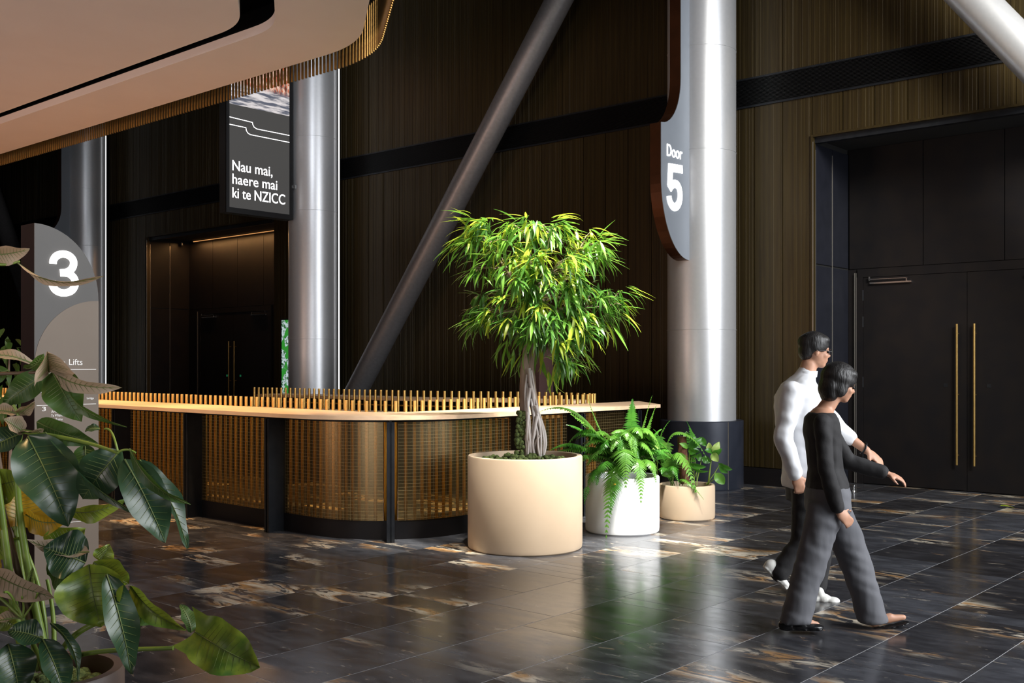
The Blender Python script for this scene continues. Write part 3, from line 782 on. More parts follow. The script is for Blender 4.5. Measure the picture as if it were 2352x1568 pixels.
# rear counter of the island
rc = empty('rear_counter', (10.0, 10.8, 0), 'rear run of the reception island with timber ledge and tall brass rods', 'counter')
k2 = rc.location
rearp = [(10.25, 8.15), (10.25, 8.7), (9.75, 9.6), (9.55, 10.6), (9.5, 13.55)]
rearp = round_poly([(10.25, 8.12), (10.22, 8.7), (9.62, 10.3), (9.42, 13.5)], [0, .4, .6, 0], 8)
for p, d in walk(rearp, .103): inst('rod', rm, rc, (p.x-k2.x, p.y-k2.y, 0.0))
def off(path, d):
    out = []
    for i, p in enumerate(path):
        p = Vector(p); t_ = (Vector(path[min(i+1, len(path)-1)])-Vector(path[max(i-1, 0)])).normalized()
        out.append((p.x+t_.y*d, p.y-t_.x*d))
    return out
obj('ledge', slab(MB(), off(rearp, .62), off(rearp, .06), LZ0, LZ1, k2), M['timber'], rc, smooth=30)
obj('front_panel', slab(MB(), off(rearp, .50), off(rearp, .48), .02, LZ0, k2), M['black'], rc, smooth=30)
obj('worktop', slab(MB(), off(rearp, -.10), off(rearp, -.65), .93, .96, k2), M['timber'], rc, smooth=30)
obj('cabinet', slab(MB(), off(rearp, -.14), off(rearp, -.60), 0, .93, k2), M['black'], rc, smooth=30)
for p, d in walk(rearp, 1.2):
    q = Vector((p.x+d.y*.3, p.y-d.x*.3))
    obj('post', MB().box(q.x-.03-k2.x, q.x+.03-k2.x, q.y-.03-k2.y, q.y+.03-k2.y, 0, LZ0), M['black'], rc)
obj('rail', MB().tube([(x-k2.x, y-k2.y, 1.03) for x, y in off(rearp, .05)], .012, 6), M['gold'], rc)

# ------------------------------------------------------------------ planters
def planter(px, py, r, h, m, label, name='planter', soil=.05, t=None, wall=.035):
    c0 = onz(px, py); d = Vector((c0.x, c0.y, 0)).normalized(); c = Vector((c0.x, c0.y, 0))+d*r
    s = empty(name, c, label, 'planter')
    prof = [(0, 0), (r-.018, 0), (r-.004, .012), (r, .04), (r, h-.012), (r-.006, h), (r-wall+.006, h), (r-wall, h-.01), (r-wall, h-.12)]
    obj('pot', MB().lathe(prof, 96), m, s, smooth=35)
    return s, c
def mound(nm, c, r, z, m, par, amp=.02, sc_=14, seed=0, n=40):
    vs = []; fs = []
    for j in range(9):
        for i in range(n):
            a = 2*PI*i/n; q = r*j/8
            x, y_ = q*math.cos(a), q*math.sin(a)
            zz = z+amp*(noise.noise(Vector((x*sc_+seed, y_*sc_, 0)))+.5*noise.noise(Vector((x*sc_*3+seed, y_*sc_*3, 3))))
            vs.append((c[0]+x, c[1]+y_, zz))
    for j in range(8):
        for i in range(n): fs.append((j*n+i, j*n+(i+1) % n, (j+1)*n+(i+1) % n, (j+1)*n+i))
    return obj(nm, MB().add(vs, fs), m, par, smooth=80)
def mosslump(nm, pts, m, par, seed=3):
    mb = MB(); rr = random.Random(seed)
    for c, r in pts:
        for k in range(26):
            a = rr.random()*2*PI; q = r*math.sqrt(rr.random()); h = math.sqrt(max(0, 1-(q/r)**2))*r*.45
            mb.ball((c[0]+q*math.cos(a), c[1]+q*math.sin(a), c[2]+h*rr.uniform(.5, 1)), rr.uniform(.012, .03), 7, 5)
    return obj(nm, mb, m, par, smooth=80)
pot1, c1 = planter(1206, 1279, .50, .80, M['beige'], 'largest round beige concrete planter, holding the small tree', wall=.05)
pot2, c2 = planter(1429.5, 1232, .352, .53, M['white'], 'round white planter holding the fern, between the two beige planters')
pot3, c3 = planter(1578, 1198, .286, .35, M['beige'], 'low round beige planter in front of the silver column')
mound('soil', (0, 0), .45, .735, M['soil'], pot1, .02, 10)
mosslump('moss', [((-.12, .05, .74), .14), ((.05, -.10, .74), .16), ((-.02, .1, .74), .13), ((.17, -.2, .735), .10), ((-.2, .2, .735), .12), ((.0, -.02, .75), .15)], M['moss'], pot1)
mound('soil', (0, 0), .315, .46, M['soil'], pot2, .02, 10, 4)
mound('soil', (0, 0), .25, .28, M['soil'], pot3, .03, 10, 8)

# ------------------------------------------------------------------ leaf makers
def blade(L, W, droop, fold=.25, n=6, peak=.4, tipcurl=0):
    """lanceolate leaf along +x, drooping to -z, 3 verts per ring"""
    vs = []; fs = []; ang = 0; x = z = 0.
    for i in range(n+1):
        u = i/n; ww = W/2*math.sin(PI*min(1, u**.75+.03))**.8 if 0 < i < n else W*.04
        vs += [(x, -ww, z-ww*fold*0+ww*fold), (x, 0, z), (x, ww, z+ww*fold)]
        ang = droop*(u+.1); x += L/n*math.cos(ang); z -= L/n*math.sin(ang)
    for i in range(n):
        a = 3*i; fs += [(a, a+1, a+4, a+3), (a+1, a+2, a+5, a+4)]
    return vs, fs
def place(vs, pos, direc, up, s=1):
    x = Vector(direc).normalized(); y_ = Vector(up).cross(x)
    if y_.length < 1e-3: y_ = Vector((0, 1, 0)).cross(x)
    y_.normalize(); z = x.cross(y_)
    return Matrix.Translation(pos) @ Matrix((x, y_, z)).transposed().to_4x4() @ Matrix.Scale(s, 4)

# ------------------------------------------------------------------ small tree in the large planter
T0 = c1.dot(FW)
tree = empty('ficus_tree', (c1.x, c1.y, .74), 'small tree with narrow drooping leaves and tangled pale roots', 'tree')
kt = tree.location
def tp(px, py, dt=0): return P(px, py, T0+dt)-kt
# trunk: moss-covered left stem and a right stem
obj('trunk', MB().tube([tp(1207, 1052), tp(1205, 1000, .02), tp(1205, 950, .03), tp(1205, 900), tp(1206, 850), tp(1212, 800), tp(1222, 740)], [.05, .046, .044, .046, .044, .04, .03], 14), M['bark'], tree, smooth=80)
obj('trunk', MB().tube([tp(1238, 1052), tp(1236, 1000), tp(1230, 950, -.02), tp(1222, 900), tp(1219, 850), tp(1222, 800), tp(1232, 720)], [.035, .036, .038, .04, .036, .03, .024], 14), M['bark'], tree, smooth=80)
rr = random.Random(4)
ms = MB()
for i in range(150):
    py = rr.uniform(945, 1052); px = 1199+(py-945)*(-.07)+rr.uniform(-9, 9)
    ms.ball(tp(px, py, -.045+rr.uniform(-.015, .02)), rr.uniform(.012, .024), 7, 5)
obj('trunk_moss', ms, M['moss'], tree, smooth=80)
roots = [[(1212, 880), (1213, 930), (1218, 980), (1214, 1020), (1212, 1052)], [(1214, 870), (1222, 920), (1228, 960), (1219, 1010), (1226, 1056)],
         [(1218, 890), (1210, 940), (1213, 990), (1219, 1030), (1217, 1058)], [(1226, 895), (1231, 935), (1239, 970), (1244, 1010), (1241, 1048)],
         [(1228, 910), (1236, 950), (1246, 985), (1251, 1015), (1246, 1046)], [(1230, 930), (1240, 960), (1251, 992), (1253, 1020), (1249, 1044)],
         [(1233, 955), (1228, 990), (1222, 1020), (1229, 1050)], [(1220, 915), (1226, 955), (1236, 990), (1236, 1025), (1240, 1052)],
         [(1211, 860), (1206, 900), (1209, 950), (1208, 1000), (1211, 1050)], [(1224, 985), (1219, 1000), (1224, 1010), (1230, 995), (1226, 982)],
         [(1240, 1000), (1231, 1012), (1226, 1030), (1229, 1054)], [(1216, 845), (1218, 880), (1224, 900), (1228, 930), (1232, 960)],
         [(1209, 910), (1214, 950), (1209, 990), (1213, 1030), (1219, 1056)], [(1221, 850), (1226, 890), (1229, 915), (1237, 945), (1246, 968)]]
for i, rt in enumerate(roots):
    pts = [tp(x+rr.uniform(-1, 1), y_, -.055+rr.uniform(-.03, .01)) for x, y_ in rt]
    fine_ = []
    for a, b in zip(pts[:-1], pts[1:]):
        for q in range(3): fine_.append(a.lerp(b, q/3))
    fine_.append(pts[-1])
    sm = [fine_[0]]+[(fine_[j-1]+fine_[j]*2+fine_[j+1])/4 for j in range(1, len(fine_)-1)]+[fine_[-1]]
    r0 = rr.uniform(.007, .016)
    obj('root', MB().tube(sm, [r0*(1.15-.5*abs(j/len(sm)-.3)) for j in range(len(sm))], 8), M['root'], tree, smooth=80)
blobs = [(1120, 545, 62, 34, 0), (1100, 520, 30, 24, .1), (1215, 535, 80, 36, 0), (1265, 525, 45, 26, -.1), (1330, 560, 55, 32, 0), (1350, 585, 40, 30, .2), (1170, 605, 90, 42, 0),
         (1260, 610, 90, 50, -.2), (1240, 665, 100, 52, -.15), (1340, 690, 75, 50, 0), (1150, 700, 62, 44, 0), (1400, 690, 38, 34, .05), (1270, 740, 85, 52, -.2), (1200, 750, 62, 46, -.1), (1290, 800, 45, 36, -.1), (1350, 745, 55, 36, -.1), (1120, 720, 40, 24, .1)]
bl = MB(); leaves = []
hub = tp(1225, 730)
rr = random.Random(21)
for bx, by, rx, ry, bd in blobs:
    cnt_ = int(5+rx*ry/175)
    top = tp(1228, min(by+70, 760), bd*.3)
    bc = tp(bx, by+ry*.4, bd)
    mid = hub.lerp(bc, .55)+Vector((0, 0, .04))
    bl.tube([hub, mid, bc], [.016, .011, .007], 6)
    for i in range(cnt_):
        while True:
            a, b, c_ = rr.uniform(-1, 1), rr.uniform(-1, 1), rr.uniform(-1, 1)
            if a*a+b*b+c_*c_ < 1: break
        sx = rx*T0/FPX
        p = tp(bx+a*rx, by+b*ry, bd+c_*max(.22, sx*.95))
        out_ = (p-tp(1228, 690)); out_.z *= .6
        hd = Vector((out_.x, out_.y, 0)); hd = hd.normalized() if hd.length > .02 else Vector((1, 0, 0))
        if rr.random() < .5: bl.tube([bc.lerp(p, .15), bc.lerp(p, .6)+Vector((0, 0, .02)), p], [.0045, .0035, .002], 4)
        young = rr.random() < (.30 if by < 640 else .15)
        for q in range(rr.randint(5, 8)):
            d = (hd*rr.uniform(.2, 1.1)+Vector((rr.uniform(-.9, .9), rr.uniform(-.9, .9), rr.uniform(-1.3, .35)))).normalized()
            kind_ = 'c' if (young and rr.random() < .75) else ('b' if rr.random() < (.55 if by < 660 else .35) else 'a')
            leaves.append((p+Vector((rr.uniform(-.03, .03), rr.uniform(-.03, .03), rr.uniform(-.03, .03))), d, kind_, rr.uniform(.7, 1.15), rr.randrange(4)))
# low hanging tufts and the sprays that stick out of the crown
for px, py, dx, dz in ((1075, 500, -1, .3), (1060, 545, -1, -.3), (1045, 570, -1, -.7), (1065, 545, -1, -.5), (1275, 500, .7, .4), (1380, 560, 1, .1), (1370, 545, 1, .4), (1385, 590, 1, -.3), (1440, 665, 1, -.3), (1430, 680, 1, -.5), (1420, 720, 1, -.6), (1085, 735, -1, -.4), (1090, 750, -.6, -.8),
                      (1160, 780, -.5, -.9), (1170, 800, -.3, -1), (1310, 820, .5, -.9), (1285, 830, 0, -1), (1330, 800, .7, -.8), (1240, 810, 0, -1), (1215, 800, -.2, -1), (1400, 745, .6, -.8), (1270, 850, .1, -1), (1190, 820, -.4, -.9)):
    for q in range(6):
        d = (RT*dx+Vector((0, 0, dz))+Vector((rr.uniform(-.4, .4), rr.uniform(-.4, .4), rr.uniform(-.3, .3)))).normalized()
        leaves.append((tp(px+rr.uniform(-12, 12), py+rr.uniform(-10, 10), rr.uniform(-.1, .15)), d, 'c' if rr.random() < .3 else 'b', rr.uniform(.9, 1.2), rr.randrange(4)))
obj('branches', bl, M['bark'], tree, smooth=80)
shapes = [blade(.215, .029, dr, .22, 6) for dr in (.2, .45, .75, 1.1)]
lm = {(i, k_): MB().add(*shapes[i]).mesh('leaf', M['leaf_'+k_], True) for i in range(4) for k_ in 'abc'}
leaves.sort(key=lambda l: (l[0]).dot(FW)-.25*l[0].z)
restm = {k_: MB() for k_ in 'abc'}
for i, (p, d, k_, s_, sh) in enumerate(leaves):
    mtx = place(None, p, d, (rr.uniform(-.3, .3), rr.uniform(-.3, .3), 1), s_)
    if i < 300:
        o = bpy.data.objects.new('leaf', lm[(sh, k_)]); C.objects.link(o); o.parent = tree; o.matrix_local = mtx
    else:
        vs, fs = shapes[sh]; restm[k_].add([mtx @ Vector(v) for v in vs], fs)
for k_ in 'abc': tag(obj('leaf', restm[k_].mesh('leaf', M['leaf_'+k_], True), None, tree), kind='stuff')

# ------------------------------------------------------------------ ferns
def bez(pts, n=22):
    pts = [Vector(p) for p in pts]
    out = []
    for i in range(n+1):
        q = list(pts); t = i/n
        while len(q) > 1: q = [a.lerp(b, t) for a, b in zip(q[:-1], q[1:])]
        out.append(q[0])
    return out
def frond(name, pts, W, m, parent, n=30, taper0=.35, seed=0, droop=.25, upv=None, s0=.12, sm='stemg'):
    rr = random.Random(seed); cv = bez(pts, n)
    mb = MB()
    mb.tube(cv, [.0032*(1-.7*i/n) for i in range(n+1)], 5)
    L = sum((a-b).length for a, b in zip(cv[:-1], cv[1:]))
    pw = L/n*.92
    up = Vector(upv) if upv is not None else Vector((0, 0, 1))
    for i in range(int(n*s0), n):
        u = i/n
        d = (cv[min(i+1, n)]-cv[i-1]).normalized()
        sd = d.cross(up)
        if sd.length < .25: sd = d.cross(Vector((FW.x, FW.y, .2)))
        sd.normalize(); nrm = sd.cross(d).normalized()
        ww = W*min(1, (u-s0)/.18+taper0)*min(1, (1-u)/.45+.06)
        for s_ in (1, -1):
            dd = (sd*s_+d*.28+Vector((0, 0, -droop-rr.uniform(0, .25)))).normalized()
            base = cv[i]; l_ = ww*rr.uniform(.85, 1.08)
            tip = base+dd*l_+Vector((0, 0, -.12*l_)); m1 = base+dd*l_*.45+nrm*.003
            a = base-d*pw*.42; b = base+d*pw*.48; e = m1-d*pw*.46; f_ = m1+d*pw*.58
            mb.add([a, b, f_, e, tip+d*pw*.2, base.lerp(m1, .5)-nrm*pw*.10], [(0, 1, 5), (1, 2, 5), (2, 3, 5), (3, 0, 5), (3, 2, 4)])
    return obj(name, mb, M[m], parent, smooth=30)
T2 = c2.dot(FW)
fern = empty('fern', (c2.x, c2.y, .46), 'bushy arching sword fern spilling over the white planter', 'plant')
kf = fern.location
def fp(px, py, dt=0, t=T2, k=kf): return P(px, py, t+dt)-k
rt2 = (1430, 1085)
FR = [ # control points (px,py,dt), width, material
 ([(1425, 1085, 0), (1370, 990, -.1), (1330, 905, -.1), (1240, 945, -.15)], .062, 'fernl'),
 ([(1425, 1085, 0), (1390, 1010, 0), (1365, 960, 0), (1350, 915, 0)], .050, 'fernl'),
 ([(1430, 1085, 0), (1455, 1010, .05), (1450, 960, .05), (1453, 915, .05)], .060, 'fern'),
 ([(1435, 1085, 0), (1470, 1020, .1), (1475, 980, .1), (1498, 908, .1)], .035, 'fernl'),
 ([(1435, 1085, 0), (1480, 1030, .05), (1485, 980, .1), (1508, 930, .1)], .040, 'fernl'),
 ([(1420, 1085, 0), (1350, 1020, -.05), (1310, 1000, -.1), (1262, 1035, -.1)], .070, 'fern'),
 ([(1420, 1085, 0), (1370, 1000, .1), (1330, 975, .1), (1300, 975, .1)], .060, 'fern'),
 ([(1425, 1085, 0), (1400, 1000, .1), (1330, 960, .15), (1310, 950, .15)], .055, 'fernl'),
 ([(1425, 1090, 0), (1350, 1030, -.15), (1330, 1040, -.2), (1338, 1060, -.2)], .060, 'fernl'),
 ([(1430, 1090, 0), (1420, 1040, -.2), (1400, 1060, -.42), (1392, 1245, -.40)], .078, 'fernl'),
 ([(1430, 1090, 0), (1425, 1050, -.2), (1412, 1090, -.43), (1402, 1180, -.41)], .070, 'fern'),
 ([(1432, 1090, 0), (1430, 1010, -.2), (1440, 1000, -.42), (1437, 1125, -.40)], .095, 'fernl'),
 ([(1435, 1090, 0), (1450, 1030, -.2), (1478, 1030, -.40), (1472, 1160, -.40)], .070, 'fernl'),
 ([(1440, 1090, 0), (1480, 1040, -.1), (1500, 1040, -.25), (1507, 1110, -.28)], .055, 'fernl'),
 ([(1420, 1090, 0), (1370, 1050, -.15), (1352, 1080, -.3), (1342, 1160, -.2)], .060, 'fern'),
 ([(1425, 1090, 0), (1400, 1040, -.2), (1380, 1050, -.35), (1370, 1115, -.35)], .07, 'fern'),
 ([(1440, 1085, 0), (1490, 1020, 0), (1500, 990, 0), (1520, 985, 0)], .055, 'fern'),
 ([(1440, 1085, 0), (1500, 1030, .1), (1530, 1010, .1), (1545, 1050, .1)], .055, 'fern'),
 ([(1430, 1085, 0), (1400, 1010, -.1), (1370, 985, -.2), (1345, 1000, -.25)], .07, 'fern'),
]
for i, (cp, W, m_) in enumerate(FR): frond('frond', [fp(*q) for q in cp], W*1.6, m_, fern, 40, seed=i)
rr = random.Random(77)
for i in range(46):
    a = rr.uniform(0, 2*PI); q = rr.uniform(50, 110) if math.cos(a) > 0 else rr.uniform(60, 150)
    dx, dd = math.cos(a)*q, math.sin(a)*.3
    up_ = rr.uniform(40, 125)
    cp = [(1430, 1085, 0), (1430+dx*.35, 1075-up_, dd*.4), (1430+dx*.8, 1085-up_, dd*.8), (1430+dx*1.05, 1085-up_*rr.uniform(.2, .8), dd)]
    frond('frond', [fp(*q_) for q_ in cp], rr.uniform(.08, .11), rr.choice(['fern', 'fernl', 'fernl']), fern, 30, seed=100+i)
yb_ = fp(1412, 1112, -.42); obj('yellow_leaf', MB().ball(yb_, (.012, .012, .008), 8, 6), M['big_y'], fern, smooth=80)

# ------------------------------------------------------------------ mixed planting in the low beige planter
T3 = c3.dot(FW)
mix_ = empty('mixed_plants', (c3.x, c3.y, .28), 'split leaf plants and fern fronds around a wooden stake in the low beige planter', 'plant')
k3 = mix_.location
def mp(px, py, dt=0): return P(px, py, T3+dt)-k3
stk = MB()
pts = [mp(1573, 1110, .03), mp(1569, 1060, .03), mp(1566, 1003, .03)]
stk.tube(pts, [.050, .050, .048], 18); obj('stake', stk, M['cork'], mix_, smooth=50)
for i, (cp, W, m_) in enumerate([
    ([(1545, 1115, 0), (1530, 1020, -.1), (1570, 1000, -.1), (1600, 1140, -.33)], .10, 'fernl'),
    ([(1550, 1115, 0), (1490, 960, .0), (1590, 960, 0), (1628, 1065, -.1)], .05, 'fernl'),
    ([(1545, 1115, 0), (1510, 1060, 0), (1500, 1000, 0), (1540, 965, 0)], .06, 'fern'),
    ([(1560, 1115, 0), (1560, 1080, -.2), (1590, 1110, -.32), (1617, 1148, -.32)], .035, 'fernl'),
    ([(1555, 1115, 0), (1545, 1060, -.1), (1540, 1050, -.2), (1560, 1110, -.28)], .05, 'fern'),
    ([(1545, 1115, 0), (1520, 1050, .1), (1525, 1000, .1), (1500, 985, .1)], .06, 'fern'),
    ([(1560, 1115, 0), (1600, 1050, 0), (1600, 1000, .1), (1575, 965, .1)], .06, 'fern'),
    ([(1550, 1115, 0), (1530, 1070, -.1), (1520, 1060, -.2), (1520, 1090, -.25)], .05, 'fern')]):
    frond('frond', [mp(*q) for q in cp], W*1.45, m_, mix_, 32, seed=200+i)
def softleaf(name, base, tip, W, m, parent, roll=0, cup=.2, bend=.1, n=9, wav=.06, seed=0, ribm='rib', lobes=None, heart=False, ribr=.0022, drop=0.):
    """broad leaf from base to tip with a raised midrib; roll turns it about its axis; faces the viewer at roll 0"""
    base = Vector(base); tip = Vector(tip); ax = tip-base; L = ax.length; x = ax.normalized()
    view = (base+parent.location if parent else base)-Vector((0, 0, EYE)); view.normalize()
    sd = x.cross(view)
    if sd.length < .1: sd = x.cross(Vector((0, 0, 1)))
    sd.normalize(); nr = sd.cross(x).normalized()
    if nr.dot(view) > 0: nr = -nr
    cr, sr = math.cos(math.radians(roll)), math.sin(math.radians(roll))
    sd, nr = sd*cr+nr*sr, nr*cr-sd*sr
    rr = random.Random(seed*7+3); ph = rr.uniform(0, 6); m_ = 8
    rows = []; vs = []; fs = []
    for i in range(n+1):
        u = i/n
        if heart: prof_ = (math.sin(PI*min(1, (u*.86+.14)))**.62)*(1-u*.25)
        else: prof_ = math.sin(PI*(u**.82))**.72*(1-.10*u)
        if i == n: prof_ = .015
        if i == 0: prof_ = .05 if not heart else .75
        w_ = W/2*max(prof_, .02)
        c_ = base+x*(L*u)+nr*(bend*L*math.sin(PI*u))-Vector((0, 0, 1))*drop*L*u*u
        row = []
        for j in range(-m_//2, m_//2+1):
            v = j/(m_/2); e = w_*v
            if lobes and abs(v) > .6: e *= (1-.35*(math.sin(u*lobes*2*PI)*.5+.5))
            back = -x*(W*.22*abs(v)**1.5 if heart and i == 0 else 0)
            wv = wav*W*abs(v)**2*math.sin(u*13+ph+(2 if v > 0 else 0))+wav*.4*W*math.sin(u*40)*abs(v)*.3
            p = c_+sd*e+nr*(abs(v)**1.3*w_*cup*2+wv)+back
            row.append(p)
        rows.append(row)
    for row in rows: vs += row
    k_ = m_+1
    for i in range(n):
        for j in range(m_): a = i*k_+j; fs.append((a, a+1, a+k_+1, a+k_))
    o = obj(name, MB().add(vs, fs), M[m], parent, smooth=80)
    if ribm:
        cl = [row[m_//2]+nr*ribr*.5 for row in rows]
        rb = MB().tube(cl, [ribr*(1-.8*i/n) for i in range(n+1)], 5)
        for i in range(2, n-1):
            for s_ in (0, 1):
                q = rows[min(n, i+1)][m_//2+(3 if s_ else -3)]
                rb.tube([cl[i], q+nr*ribr*.3], [ribr*.35, ribr*.12], 3)
        obj('midrib', rb, M[ribm], o, smooth=80)
    return o
def stem(pts, r, m, parent, name='stem'):
    cv = bez(pts, 10); r = r if hasattr(r, '__len__') else (r, r*.7)
    return obj(name, MB().tube(cv, [r[0]+(r[1]-r[0])*i/10 for i in range(11)], 8), M[m], parent, smooth=80)
for q in ([(1627, 1112, 0), (1630, 1080, -.05), (1636, 1040, -.05)], [(1622, 1112, 0), (1640, 1090, 0), (1652, 1068, 0)], [(1600, 1112, 0), (1606, 1080, 0), (1612, 1050, 0)], [(1625, 1112, 0), (1640, 1098, -.1), (1655, 1093, -.1)], [(1580, 1112, .05), (1582, 1070, .05), (1584, 1030, .05)], [(1590, 1112, .0), (1600, 1085, .0), (1604, 1070, .0)]):
    stem([mp(*p) for p in q], (.011 if q[2][0] == 1636 else .005, .004), 'stemg', mix_)
for b, t_, W, m_, rl in (((1636, 1038, -.05), (1652, 1014, -.05), .085, 'paleg', 20), ((1634, 1038, -.05), (1628, 1016, -.02), .075, 'paleg', -20), ((1636, 1040, -.05), (1650, 1060, -.08), .09, 'paleg', 10), ((1636, 1040, -.05), (1658, 1030, -.1), .08, 'fern', 40), ((1636, 1040, -.05), (1618, 1034, -.1), .07, 'fern', 40),
                        ((1650, 1064, 0), (1682, 1078, 0), .075, 'fern', 30), ((1652, 1072, 0), (1672, 1086, 0), .06, 'fern', 20), ((1643, 1086, -.1), (1664, 1112, -.1), .11, 'fernl', 0), ((1582, 1066, 0), (1622, 1072, -.05), .065, 'fern', 20), ((1590, 1075, -.05), (1628, 1082, -.1), .04, 'fern', 40),
                        ((1580, 1028, .0), (1612, 1005, 0), .09, 'fern', 10), ((1580, 1028, 0), (1560, 1018, -.05), .06, 'fernl', 20), ((1582, 1030, 0), (1600, 1040, -.05), .08, 'fern', 30), ((1580, 1015, .1), (1576, 990, .1), .09, 'fern', 0), ((1612, 1050, 0), (1598, 1048, 0), .09, 'fern', 0), ((1612, 1050, 0), (1632, 1062, 0), .08, 'fern', 0), ((1606, 1004, .1), (1622, 1024, .1), .08, 'fern', 0),
                        ((1512, 1022, -.1), (1497, 1045, -.12), .06, 'paleg', 20), ((1510, 1020, -.1), (1506, 1040, -.14), .05, 'paleg', -30), ((1545, 1085, -.05), (1520, 1092, -.1), .08, 'fernl', 0)):
    softleaf('leaf', mp(*b), mp(*t_), W, m_, mix_, rl, .15, .12, 8, .05, seed=int(b[0]*3+t_[1]), ribm=None)
for i in range(12):
    x = rr.uniform(1505, 1610); stem([mp(x, 1115, rr.uniform(-.1, .15)), mp(x+rr.uniform(-4, 8), 1085, 0), mp(x+rr.uniform(-12, 14), 1050, 0)], (.004, .002), 'stemg', mix_)

# ------------------------------------------------------------------ foreground broad-leaved plant
fpot = empty('planter', P(112, HOR, 3.62)*1, 'dark brown planter in the lower left corner', 'planter')
fpot.location.z = 0; kp = fpot.location
rr_ = .245; hz = .55
obj('pot', MB().lathe([(0, 0), (rr_-.02, 0), (rr_, .03), (rr_, hz-.01), (rr_-.006, hz), (rr_-.036, hz), (rr_-.04, hz-.012), (rr_-.04, hz-.15)], 72), M['brownpot'], fpot, smooth=35)
mound('soil', (0, 0), rr_-.03, hz-.07, M['soil'], fpot, .02, 14)
mosslump('moss', [((.08*math.cos(a), .08*math.sin(a), hz-.075), .07) for a in (0, 1.5, 3, 4.5)]+[((.13*math.cos(a), .13*math.sin(a), hz-.08), .06) for a in (-1.2, -.4, .5)], M['moss'], fpot, 9)
fg = empty('broad_leaf_plant', (kp.x, kp.y, hz-.08), 'leafy foreground plant with broad dark, dusty brown and variegated leaves, lower left', 'plant')
kg = fg.location; TF = kp.dot(FW)
def gp(px, py, dt=0): return P(px, py, TF+dt)-kg
# stems
for q, r, m_ in (([(112, 1535, 0), (60, 1300, 0), (20, 1100, 0), (48, 990, -.05)], (.016, .009), 'stemg'), ([(48, 990, -.05), (110, 998, -.1), (200, 1010, -.15), (270, 1040, -.2)], (.008, .005), 'stemg'),
                 ([(-60, 862, 0), (0, 856, 0), (60, 858, 0), (115, 852, 0)], (.007, .005), 'stemb'), ([(48, 990, -.05), (45, 960, -.05), (42, 945, -.05), (30, 930, -.05)], (.006, .005), 'stemg'),
                 ([(100, 1535, 0), (50, 1350, 0), (-40, 1000, 0), (-60, 862, 0)], (.014, .007), 'stemb'), ([(100, 1535, 0), (0, 1200, .1), (-50, 800, .1), (-20, 600, .05)], (.014, .006), 'stemb'), ([(-20, 600, .05), (0, 612, .05), (20, 608, .05), (45, 600, .05)], (.006, .004), 'stemg'),
                 ([(270, 1040, -.2), (280, 1030, -.2), (300, 1030, -.2), (312, 1040, -.2)], (.004, .003), 'stemg'), ([(270, 1035, -.2), (262, 1000, -.2), (255, 980, -.15), (240, 985, -.15)], (.004, .003), 'stemg'),
                 ([(130, 1520, -.05), (150, 1460, -.1), (200, 1435, -.1), (252, 1420, -.1)], (.011, .009), 'stemg'), ([(130, 1530, -.05), (165, 1490, -.1), (280, 1492, -.12), (398, 1488, -.15)], (.009, .007), 'stemg'),
                 ([(90, 1540, 0), (60, 1400, 0), (40, 1250, .05), (36, 1205, .05)], (.012, .008), 'stemg'), ([(60, 1540, 0), (20, 1350, -.05), (8, 1200, -.05), (-10, 1080, -.05)], (.016, .012), 'stemg'),
                 ([(100, 1540, 0), (90, 1500, -.1), (60, 1450, -.15), (52, 1420, -.15)], (.009, .007), 'stemg'), ([(52, 1420, -.15), (20, 1390, -.15), (0, 1370, -.15), (-30, 1350, -.15)], (.006, .005), 'stemg'), ([(52, 1420, -.15), (60, 1440, -.15), (85, 1455, -.15), (98, 1465, -.15)], (.006, .004), 'stemg'),
                 ([(52, 1420, -.15), (40, 1390, -.15), (20, 1350, -.18), (10, 1360, -.2)], (.005, .004), 'stemg'), ([(52, 1420, -.15), (56, 1395, -.15), (54, 1380, -.15), (50, 1370, -.18)], (.004, .003), 'stemg'), ([(52, 1420, -.15), (70, 1395, -.15), (80, 1385, -.15), (86, 1362, -.18)], (.004, .003), 'stemg'),
                 ([(120, 1540, 0), (130, 1450, .05), (120, 1380, .05), (108, 1330, .05)], (.010, .006), 'stemg'), ([(105, 1540, 0), (110, 1400, .1), (90, 1290, .1), (0, 1160, .05)], (.010, .006), 'stemg')):
    stem([gp(*p) for p in q], r, m_, fg)
